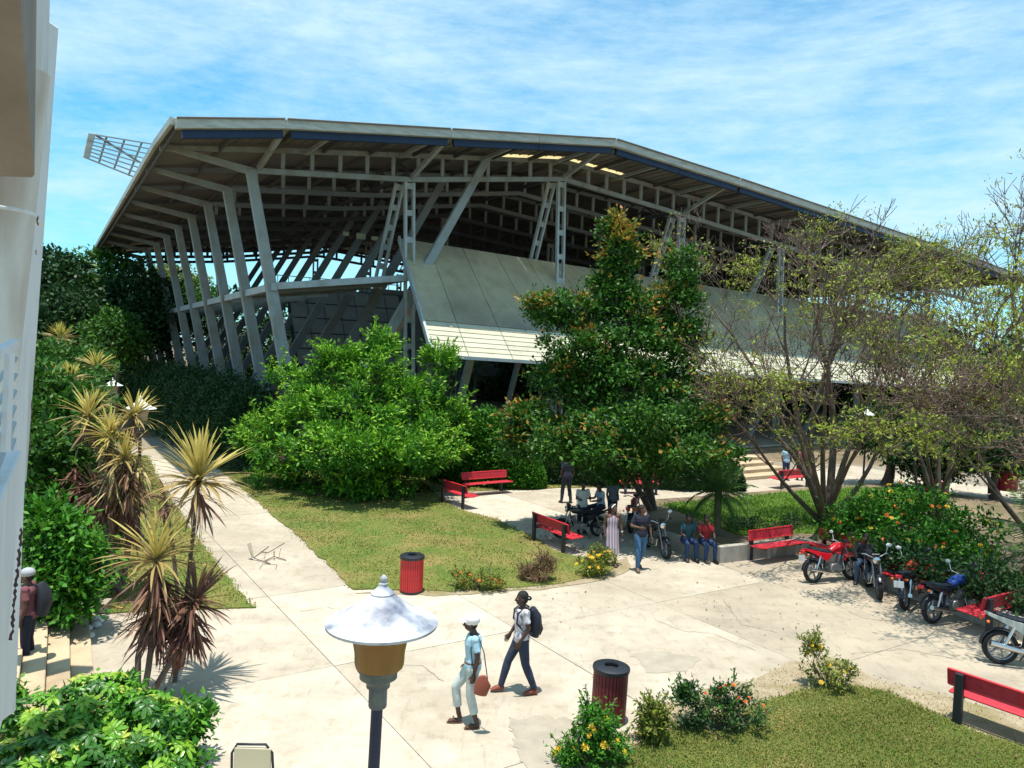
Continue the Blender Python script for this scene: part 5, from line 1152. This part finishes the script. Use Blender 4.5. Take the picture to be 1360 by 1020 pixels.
# ================================================================== PEOPLE (face -Y locally)
def remesh(ob, vox, smooth_it=3):
    m = ob.modifiers.new('r', 'REMESH'); m.mode = 'VOXEL'; m.voxel_size = vox; m.use_smooth_shade = True
    s = ob.modifiers.new('s', 'SMOOTH'); s.factor = .5; s.iterations = smooth_it
    dg = bpy.context.evaluated_depsgraph_get(); me = bpy.data.meshes.new_from_object(ob.evaluated_get(dg)); ob.modifiers.clear()
    old = ob.data; mats = list(old.materials); ob.data = me; me.materials.clear()
    for k in mats: me.materials.append(k)
    me.name = ob.name; bpy.data.meshes.remove(old); me.polygons.foreach_set('use_smooth', [True]*len(me.polygons))
def lerp(a, b, t): return Vector(a)*(1-t)+Vector(b)*t
STAND = dict(pelvis=(0, 0, .93), chest=(0, -.01, 1.27), neck=(0, .0, 1.43), head=(0, -.02, 1.56), shL=(.17, 0, 1.38), shR=(-.17, 0, 1.38), elL=(.22, .03, 1.12), elR=(-.22, .03, 1.12), wrL=(.22, -.05, .88), wrR=(-.22, -.05, .88),
    hpL=(.09, 0, .91), hpR=(-.09, 0, .91), knL=(.10, -.02, .50), knR=(-.10, -.02, .50), anL=(.10, .02, .09), anR=(-.10, .02, .09), toL=(.12, -.13, .03), toR=(-.12, -.13, .03))
def person(label, loc, rz, pose=None, skin=(.07, .035, .022), hair='short', hairc=(.008, .007, .007), top=('shirt', (.7, .7, .7), 'short'), low=('trousers', (.05, .06, .1)), shoe=(.03, .02, .02), vox=.014, scale=1.0, female=False, hand=True, z=0, belt=None, extras=None, group='people in the square'):
    P = {k: Vector(v) for k, v in STAND.items()}
    if pose:
        for k, v in pose.items(): P[k] = Vector(v)
    t = thing('person', label, 'person', (loc[0], loc[1], z), rz, group=group); t.scale = (scale,)*3
    sk = plain('skin_%02d' % int(skin[0]*100), skin, .5)
    up = (P['neck']-P['pelvis']).normalized(); sw = 1 if not female else .92
    fwd = (P['shL']-P['shR']).cross(up).normalized(); side = up.cross(fwd)*-1
    def torso(q, g=0.0, low_=-.07, hi=.96):
        pts = []; rr = []
        for tt, a, b in ((low_, .155, .11), (.06, .165, .115), (.25, .135 if female else .14, .095), (.45, .135, .1), (.68, .165*sw, .112), (.84, .17*sw, .10), (hi, .10, .075)):
            p = lerp(P['pelvis'], P['neck'], tt)
            if .3 < tt < .8: p = p+fwd*.005
            pts.append(p); rr.append((a+g, b+g))
        q.tube(pts, rr, 18, up=tuple(P['shL']-P['shR'])); return q
    def arm(q, s, g=0, a=0, b=1, n=6):
        S_, E_, W_ = P['sh'+s], P['el'+s], P['wr'+s]; pts = [S_+(E_-S_)*-.05, lerp(S_, E_, .5), E_, lerp(E_, W_, .35), W_]; r = [.056, .046, .038, .038, .024]
        q.tube(pts, [x+g for x in r], 10); q.ball(E_, .038+g, 8, 6); q.ball(S_, .058+g, 10, 8)
    def leg(q, s, g=0, end=1.0):
        Hh, K_, A_ = P['hp'+s], P['kn'+s], P['an'+s]
        q.tube([Hh+Vector((0, 0, .03)), lerp(Hh, K_, .4), K_], [.092+g, .076+g, .056+g], 12); q.ball(K_, .056+g, 10, 8); q.ball(Hh, .092+g, 10, 8)
        e = lerp(K_, A_, end); q.tube([K_, lerp(K_, A_, .3), lerp(K_, A_, .7), A_] if end >= 1 else [K_, lerp(K_, A_, .3), e], [.054+g, .056+g, .042+g*1.2, .034+g*1.3] if end >= 1 else [.054+g, .056+g, .045+g*1.5], 12)
    hd = P['head']; hf = fwd if not (pose and 'look' in pose) else Vector(pose['look']).normalized()
    hs = Vector((0, 0, 1)).cross(hf).normalized(); HM = Matrix(((hs.x, hf.x, 0), (hs.y, hf.y, 0), (hs.z, hf.z, 1)))
    def hp(x, y, z): return hd+HM @ Vector((x, y, z))
    q = MB(); torso(q)
    for s in 'LR':
        arm(q, s); leg(q, s)
        A_, T_ = P['an'+s], P['to'+s]; hl = A_-(T_-A_)*.25; hl.z = T_.z+.005
        q.tube([hl, lerp(hl, T_, .5)+Vector((0, 0, .015)), T_], [(.03, .032), (.03, .042), (.014, .04)], 10, up=(0, 0, 1)); q.tube([A_+Vector((0, 0, .04)), lerp(hl, A_, .3)], [.036, .034], 8)
    q.tube([P['neck']-up*.06, P['neck'], hd-Vector((0, 0, .05))], [.065, .052, .05], 12)
    q.ball(hp(0, 0, .03), (.075, .092, .095), 18, 14, HM); q.ball(hp(0, .028, -.045), (.052, .056, .062), 14, 10, HM)
    q.tube([hp(0, .085, .03), hp(0, .112, -.018), hp(0, .085, -.03)], [.012, .02, .016], 8); q.ball(hp(0, .078, -.06), (.028, .018, .014), 8, 6, HM)
    for s in (-1, 1): q.ball(hp(s*.077, -.005, .0), (.014, .024, .034), 8, 6, HM)
    body = q.build('body', sk, t, local=True); remesh(body, vox)
    if hand:
        q = MB()
        for s, sg in (('L', 1), ('R', -1)):
            W_, E_ = P['wr'+s], P['el'+s]; d = (W_-E_).normalized(); pl = Vector((sg, 0, 0)); pl = (pl-d*pl.dot(d)).normalized(); f2 = d.cross(pl).normalized()
            if f2.dot(fwd) < 0: f2 = -f2
            q.tube([W_-d*.02, W_+d*.04, W_+d*.085], [(.022, .026), (.016, .04), (.014, .04)], 8, up=tuple(pl))
            for k, ln in enumerate((.062, .072, .067, .05)):
                b_ = W_+d*.08+f2*(.03-.02*k); m_ = b_+d*ln*.55-pl*.008; q.tube([b_, m_, m_+d*ln*.4-pl*.02], [.0095, .0085, .006], 6)
            b_ = W_+d*.03+f2*.034; q.tube([b_, b_+d*.03+f2*.022-pl*.008, b_+d*.06+f2*.026-pl*.02], [.012, .0105, .007], 6)
        q.v = q.v; me = q.mesh('h', True); bm = bmesh.new(); bm.from_mesh(body.data); bm.from_mesh(me); bm.to_mesh(body.data); bm.free(); bpy.data.meshes.remove(me)
    q = MB()
    for s in (-1, 1): q.ball(hp(s*.032, .078, .012), (.014, .009, .008), 8, 6, HM)
    q.build('eyes', plain('eyewhite', (.35, .33, .3), .3), t, smooth=True, local=True)
    # hair
    hm = plain('hair_%03d' % int(hairc[0]*1000), hairc, .6, bump=.5, bscale=200); q = MB()
    if hair != 'bald':
        q.ball(hp(0, -.014, .048), (.084, .096, .092), 18, 12, HM); q.ball(hp(0, -.04, .0), (.076, .065, .08), 12, 10, HM)
        if hair == 'bun': q.ball(hp(0, -.125, .01), (.038, .04, .038), 10, 8, HM)
        if hair == 'tail': q.tube([hp(0, -.10, .02), hp(0, -.14, -.03), hp(0, -.13, -.11)], [.03, .034, .012], 8)
        ho = q.build('hair', hm, t, local=True); 
        # keep the face clear of hair
        bm = bmesh.new(); bm.from_mesh(ho.data); inv = HM.inverted()
        dl_ = [v for v in bm.verts if (lambda w: w.y > .035 and w.z < .065)(inv @ (v.co-hd))]
        bmesh.ops.delete(bm, geom=dl_, context='VERTS'); bm.to_mesh(ho.data); bm.free()
        ho.data.polygons.foreach_set('use_smooth', [True]*len(ho.data.polygons))
    # clothes
    kind, c, sl_ = top[:3]; tm = top[3] if len(top) > 3 else plain('cloth_%02d%02d%02d' % tuple(int(x*99) for x in c), c, .85)
    if kind == 'shirt':
        q = MB(); torso(q, .02, -.12, .955)
        for s in 'LR':
            S_, E_, W_ = P['sh'+s], P['el'+s], P['wr'+s]; q.ball(S_, .068, 10, 8)
            if sl_ == 'short': q.tube([S_+(E_-S_)*-.05, lerp(S_, E_, .35), lerp(S_, E_, .68)], [.058, .057, .06], 12)
            elif sl_ == 'long': q.tube([S_, lerp(S_, E_, .5), E_, lerp(E_, W_, .5), lerp(E_, W_, .95)], [.066, .06, .052, .05, .04], 12); q.ball(E_, .052, 8, 6)
        so_ = q.build('shirt', tm, t, local=True); remesh(so_, vox, 2)
    if kind == 'dress':
        q = MB(); pts = []; rr = []
        for tt, a, b in ((-1.15, .23, .19), (-.85, .2, .17), (-.45, .19, .15), (-.1, .185, .14), (.06, .18, .13), (.28, .145, .11), (.5, .15, .115), (.72, .165, .122), (.9, .12, .09)):
            pts.append(lerp(P['pelvis'], P['neck'], tt) if tt > -.2 else P['pelvis']+Vector((0, -.04*(-tt), .5*tt))); rr.append((a, b))
        q.tube(pts, rr, 24, up=(1, 0, 0)); d_ = q.build('dress', tm, t, local=True, smooth=True)
    if low and low[0] in ('trousers', 'capri', 'shorts'):
        lm = low[2] if len(low) > 2 else plain('cloth_%02d%02d%02d' % tuple(int(x*99) for x in low[1]), low[1], .85); q = MB()
        q.tube([lerp(P['pelvis'], P['neck'], x) for x in (-.16, 0, .16)], [(.155, .115), (.178, .127), (.155, .11)], 16, up=tuple(P['shL']-P['shR']))
        for s in 'LR': leg(q, s, .014, dict(trousers=1.0, capri=.68, shorts=.0001)[low[0]] or 1)
        lo_ = q.build('trousers', lm, t, local=True); remesh(lo_, vox, 2)
    if shoe:
        for s in 'LR':
            A_, T_ = P['an'+s], P['to'+s]; hl = A_-(T_-A_)*.3; hl.z = T_.z+.005; q = MB()
            q.tube([hl, lerp(hl, T_, .35)+Vector((0, 0, .03)), lerp(hl, T_, .7)+Vector((0, 0, .015)), T_+(T_-A_)*.12], [(.04, .04), (.055, .046), (.036, .052), (.016, .04)], 12, up=(0, 0, 1)); q.build('shoe', plain('shoe_%02d%02d' % (int(shoe[0]*99), int(shoe[1]*99)), shoe, .6), t, smooth=True, local=True)
    if extras: extras(t, P, hp, HM, fwd)
    return t
SN = (.075, .036, .024); SB = (.13, .065, .04)
WALK_L = dict(hpL=(.09, 0, .9), knL=(.10, -.20, .52), anL=(.10, -.30, .10), toL=(.10, -.45, .05), hpR=(-.09, 0, .9), knR=(-.09, .10, .50), anR=(-.09, .33, .12), toR=(-.09, .20, .03))
# woman with white cap, walking to the left
def ex_cap(t, P, hp, HM, fwd):
    q = MB(); q.ball(hp(0, -.015, .07), (.108, .125, .10), 18, 12, HM); o = q.build('cap', plain('capw', (.78, .7, .68), .8), t, smooth=True, local=True)
    MB().tube([hp(0, .06, .06), hp(0, .17, .045)], [(.012, .08), (.006, .055)], 12, up=(0, 0, 1)).build('brim', plain('capw', (.78, .7, .68), .8), o, smooth=True, local=True)
    MB().ball(hp(.0, -.105, .07), (.05, .03, .04), 10, 8, HM).build('cap_strap', plain('pinkc', (.7, .45, .42), .8), o, smooth=True, local=True)
def ex_w1(t, P, hp, HM, fwd):
    ex_cap(t, P, hp, HM, fwd)
    bm_ = plain('bag_brown', (.24, .06, .035), .5)
    g_ = MB().tube([(.28, .12, .88), (.29, .13, .74), (.27, .10, .60)], [(.03, .05), (.06, .125), (.05, .10)], 12, up=(1, 0, 0)).build('shoulder_bag', bm_, t, smooth=True, local=True)
    MB().tube([(.28, .2, .82), (.22, .14, 1.2), (.12, .05, 1.44), (.20, -.06, 1.25), (.27, -.0, .85)], .009, 6).build('strap', M['black_metal'], g_, smooth=True, local=True)
    MB().tube([lerp(P['pelvis'], P['neck'], .10), lerp(P['pelvis'], P['neck'], .17)], [(.176, .132), (.172, .128)], 20, up=(1, 0, 0)).build('belt', plain('beltb', (.16, .09, .06)), t, smooth=True, local=True)
    for s in 'LR':
        A_, T_ = P['an'+s], P['to'+s]; so2 = MB(); hl = A_-(T_-A_)*.35; so2.tube([Vector((hl.x, hl.y, .012)), Vector((lerp(A_, T_, .6).x, lerp(A_, T_, .6).y, .012)), Vector((T_.x, T_.y, .012))+(T_-A_)*.12], [(.012, .04), (.012, .05), (.01, .035)], 10, up=(0, 0, 1))
        for f_ in (.1, .5, .8): c = lerp(A_, T_, f_); so2.tube([c+Vector((-.042, 0, -.01)), c+Vector((0, 0, .035-.02*f_)), c+Vector((.042, 0, -.01))], .009, 6)
        so2.build('sandal', plain('sandal', (.12, .05, .03)), t, smooth=True, local=True)
p1 = dict(hpR=(-.09, 0, .9), knR=(-.10, -.24, .56), anR=(-.10, -.18, .12), toR=(-.11, -.34, .025), hpL=(.09, 0, .9), knL=(.09, -.03, .5), anL=(.10, .07, .1), toL=(.11, -.09, .025), elL=(.21, .05, 1.12), wrL=(.21, .0, .86), elR=(-.21, .02, 1.12), wrR=(-.20, -.08, .88), head=(0, -.05, 1.565), chest=(0, -.02, 1.27))
w1 = G(625, 963)
person('woman in white cap, pale blue t-shirt and rolled light jeans with brown shoulder bag', w1, R(-82), p1, SN, 'short', top=('shirt', (.36, .56, .66), 'short'), low=('capri', (.50, .55, .52)), shoe=None, vox=.011, scale=1.0, female=True, extras=ex_w1, z=0)
# woman with backpack
spot = mat('spotted_cloth', (.62, .58, .60), .85, c2=(.62, .58, .6), c3=(.12, .1, .16), sc3=14)
def ex_w2(t, P, hp, HM, fwd):
    bp_ = MB().tube([(0, .17, 1.40), (0, .22, 1.28), (0, .23, 1.1), (0, .20, .95)], [(.10, .05), (.15, .09), (.155, .105), (.12, .08)], 16, up=(1, 0, 0)).build('backpack', plain('packblack', (.015, .018, .03), .6), t, smooth=True, local=True)
    MB().tube([(0, .29, 1.2), (0, .32, 1.08), (0, .29, .98)], [(.08, .02), (.10, .03), (.08, .02)], 12, up=(1, 0, 0)).build('pocket', plain('packblack', (.015, .018, .03)), bp_, smooth=True, local=True)
    for s in (-1, 1): MB().tube([(s*.11, .14, 1.38), (s*.115, .03, 1.46), (s*.12, -.11, 1.36), (s*.13, -.12, 1.2), (s*.15, .02, 1.06), (s*.12, .15, 1.02)], .016, 6, flat=.5).build('shoulder_strap', M['black_metal'], bp_, smooth=True, local=True)
    MB().ball(hp(.03, -.11, .02), (.012,)*3, 8, 6).build('hair_tie', M['wall_white'], t, smooth=True, local=True)
p2 = dict(hpR=(-.08, 0, .9), knR=(-.09, -.19, .52), anR=(-.09, -.30, .11), toR=(-.10, -.45, .04), hpL=(.08, 0, .9), knL=(.09, .06, .50), anL=(.09, .22, .11), toL=(.10, .06, .03), elL=(.21, .06, 1.14), wrL=(.2, -.07, .92), elR=(-.2, -.02, 1.13), wrR=(-.17, -.16, .93))
w2 = G(690, 920)
person('woman in spotted white top and dark jeans carrying a black backpack', w2, R(-78), p2, SN, 'bun', top=('shirt', (.6, .58, .6), 'short', spot), low=('trousers', (.03, .04, .075)), shoe=(.2, .05, .03), vox=.011, scale=1.02, female=True, extras=ex_w2)
# walking couple
stripe = bpy.data.materials.new('striped_cloth'); stripe.use_nodes = True; _n = stripe.node_tree.nodes; _l = stripe.node_tree.links
_tc = _n.new('ShaderNodeTexCoord'); _w = _n.new('ShaderNodeTexWave'); _w.bands_direction = 'X'; _w.inputs['Scale'].default_value = 4.2; _w.inputs['Distortion'].default_value = .6
_r = _n.new('ShaderNodeValToRGB'); _r.color_ramp.interpolation = 'CONSTANT'
for i, (ps, c) in enumerate(((0, (.5, .5, .55)), (.25, (.45, .12, .12)), (.45, (.12, .14, .2)), (.6, (.55, .5, .5)), (.82, (.25, .12, .2)))):
    e = _r.color_ramp.elements[i] if i < 2 else _r.color_ramp.elements.new(ps); e.position = ps; e.color = (*c, 1)
_l.new(_tc.outputs['Object'], _w.inputs['Vector']); _l.new(_w.outputs['Fac'], _r.inputs[0]); _l.new(_r.outputs[0], _n['Principled BSDF'].inputs['Base Color'])
def ex_dress(t, P, hp, HM, fwd):
    q = MB(); q.tube([hp(-.09, -.01, .04), hp(-.07, .03, .1), hp(0, .045, .125), hp(.07, .03, .1), hp(.09, -.01, .04)], .016, 8); q.build('headband', M['wall_white'], t, smooth=True, local=True)
    MB().tube([P['wrL']+Vector((0, 0, .02)), P['wrL']+Vector((0, 0, .05))], .033, 12).build('bracelet', M['wall_white'], t, local=True)
    MB().tube([(-.3, .02, .84), (-.31, .02, .7), (-.3, .02, .5)], [(.02, .08), (.05, .13), (.05, .12)], 10, up=(1, 0, 0)).build('handbag', plain('bag_dark', (.06, .05, .06)), t, smooth=True, local=True)
d0 = G(811, 751)
pd = dict(WALK_L); pd.update(knL=(.09, -.1, .5), anL=(.08, -.12, .1), toL=(.08, -.27, .04), anR=(-.06, .2, .13), knR=(-.08, .03, .5), toR=(-.07, .07, .03), look=(.75, -.6, 0), elL=(.24, .05, 1.13), wrL=(.27, -.02, .9))
person('woman in striped sleeveless midi dress with white headband walking beside a man', d0, R(8), pd, SB, 'tail', top=('dress', (.5, .4, .4), 'none', stripe), low=None, shoe=(.06, .03, .03), vox=.014, female=True, extras=ex_dress)
m0 = G(849, 757)
pm = dict(WALK_L); pm.update(knR=(-.10, -.14, .52), anR=(-.11, -.16, .1), toR=(-.12, -.30, .04), knL=(.09, .05, .5), anL=(.07, .26, .13), toL=(.08, .12, .03), hpR=(-.09, 0, .9), elR=(-.28, -.04, 1.16), wrR=(-.12, -.24, 1.15), elL=(.25, .06, 1.13), wrL=(.27, -.04, .88), look=(.85, -.5, 0))
person('man in dark short-sleeved shirt and blue jeans walking beside the woman in a dress', m0, R(10), pm, SB, 'short', (.02, .012, .01), top=('shirt', (.015, .018, .035), 'short'), low=('trousers', (.05, .13, .24)), shoe=(.12, .07, .05), vox=.014, scale=1.04)
# people in the tree shade
person('man in white t-shirt and dark trousers standing in the tree shade near the bench', G(772, 709), R(20), dict(elR=(-.24, -.05, 1.14), wrR=(-.1, -.2, 1.12), elL=(.25, -.03, 1.13), wrL=(.15, -.22, 1.12)), SN, 'short', top=('shirt', (.55, .55, .5), 'short'), low=('trousers', (.02, .022, .04)), vox=.018, hand=False)
person('person in dark clothes standing legs apart on the sunlit path behind the tree', G(752, 668), R(200), dict(knL=(.13, -.05, .5), anL=(.17, -.02, .09), toL=(.2, -.15, .03), knR=(-.11, -.05, .5), anR=(-.14, .06, .09), toR=(-.17, -.08, .03)), SN, 'short', top=('shirt', (.03, .035, .06), 'short'), low=('trousers', (.02, .025, .045)), vox=.018, hand=False, scale=1.12)
SIT = dict(pelvis=(0, .0, .52), chest=(0, -.05, .86), neck=(0, -.05, 1.02), head=(0, -.09, 1.15), shL=(.17, -.05, .97), shR=(-.17, -.05, .97), elL=(.22, -.14, .74), elR=(-.22, -.14, .74), wrL=(.14, -.34, .66), wrR=(-.14, -.34, .66),
    hpL=(.09, 0, .52), hpR=(-.09, 0, .52), knL=(.13, -.42, .50), knR=(-.13, -.42, .50), anL=(.13, -.44, .09), anR=(-.13, -.40, .09), toL=(.14, -.59, .03), toR=(-.14, -.55, .03))
BIKE = {k: Vector(v)+Vector((0, 0, .32)) for k, v in SIT.items()}; BIKE.update(anL=Vector((.2, -.3, .4)), anR=Vector((-.2, -.3, .4)), knL=Vector((.2, -.35, .78)), knR=Vector((-.2, -.35, .78)), toL=Vector((.2, -.44, .34)), toR=Vector((-.2, -.44, .34)), wrL=Vector((.25, -.55, 1.05)), wrR=Vector((-.25, -.55, 1.05)))
c = G(797, 706); person('person in pale blue shirt sitting on the black motorbike in the shade', c, R(-70), BIKE, SN, 'short', top=('shirt', (.35, .42, .55), 'short'), low=('trousers', (.03, .035, .06)), vox=.018, hand=False)
c = G(812, 700); person('person in grey top standing among the shaded motorbikes left of the tree trunk', c, R(30), None, SN, 'short', top=('shirt', (.15, .16, .2), 'short'), low=('trousers', (.03, .035, .06)), vox=.018, hand=False)
c = G(912, 742); person('person in blue-green shirt and blue jeans seated on the planter wall', c+Vector((0, .12, 0)), R(8), SIT, SN, 'short', top=('shirt', (.02, .07, .09), 'short'), low=('trousers', (.02, .045, .12)), vox=.018, hand=False)
c = G(936, 744); person('person in red shirt and blue jeans seated at the planter wall corner', c+Vector((0, .15, 0)), R(12), SIT, SN, 'short', top=('shirt', (.28, .015, .02), 'short'), low=('trousers', (.02, .045, .12)), vox=.018, hand=False)
c = G(1147, 775); person('person in black sitting on the bench end behind the first black motorbike', c+Vector((.1, .25, 0)), R(-30), SIT, SN, 'short', top=('shirt', (.012, .013, .02), 'long'), low=('trousers', (.06, .1, .17)), vox=.018, hand=False)
person('distant person in light blue shirt and dark shorts on the far path', G(1043, 638), R(10), None, SN, 'short', top=('shirt', (.35, .55, .68), 'short'), low=('shorts', (.04, .05, .1)), vox=.022, hand=False)
person('distant person in pinkish red shirt facing away on the far path', G(1062, 638), R(170), None, SN, 'short', top=('shirt', (.5, .08, .14), 'short'), low=('trousers', (.02, .025, .06)), vox=.022, hand=False)
person('distant person in dark red behind the one in pinkish red', G(1072, 634), R(150), None, SN, 'short', top=('shirt', (.2, .03, .05), 'short'), low=('trousers', (.2, .05, .06)), vox=.022, hand=False)
# person on the entrance steps
def ex_steps(t, P, hp, HM, fwd):
    MB().ball(hp(0, -.005, .065), (.1, .115, .085), 16, 10, HM).build('cap', plain('capg', (.35, .36, .38)), t, smooth=True, local=True)
    MB().tube([(0, .17, 1.44), (0, .23, 1.3), (0, .24, 1.1), (0, .2, .92)], [(.11, .05), (.16, .10), (.16, .11), (.13, .08)], 16, up=(1, 0, 0)).build('backpack', plain('packgrey', (.018, .02, .03), .7), t, smooth=True, local=True)
pz = at(40, 878, 12.9)
person('person with cap, red-grey top and big dark backpack standing on the entrance steps', (at(37, 878, 12.6).x, 12.6, 0), R(-75), None, SN, 'short', top=('shirt', (.2, .07, .08), 'short'), low=('trousers', (.015, .02, .04)), shoe=(.14, .02, .02), vox=.014, extras=ex_steps, z=max(0, pz.z))
# far red objects right
p = at(1338, 636, 33); MB_c = MB().tube([p-Vector((0, 0, .5)), p+Vector((0, 0, .4))], .4, 20)
o = MB_c.build('red_drum', M['red_bench'], smooth=True); tag(o, 'round red drum partly hidden by branches at the far right', 'drum')
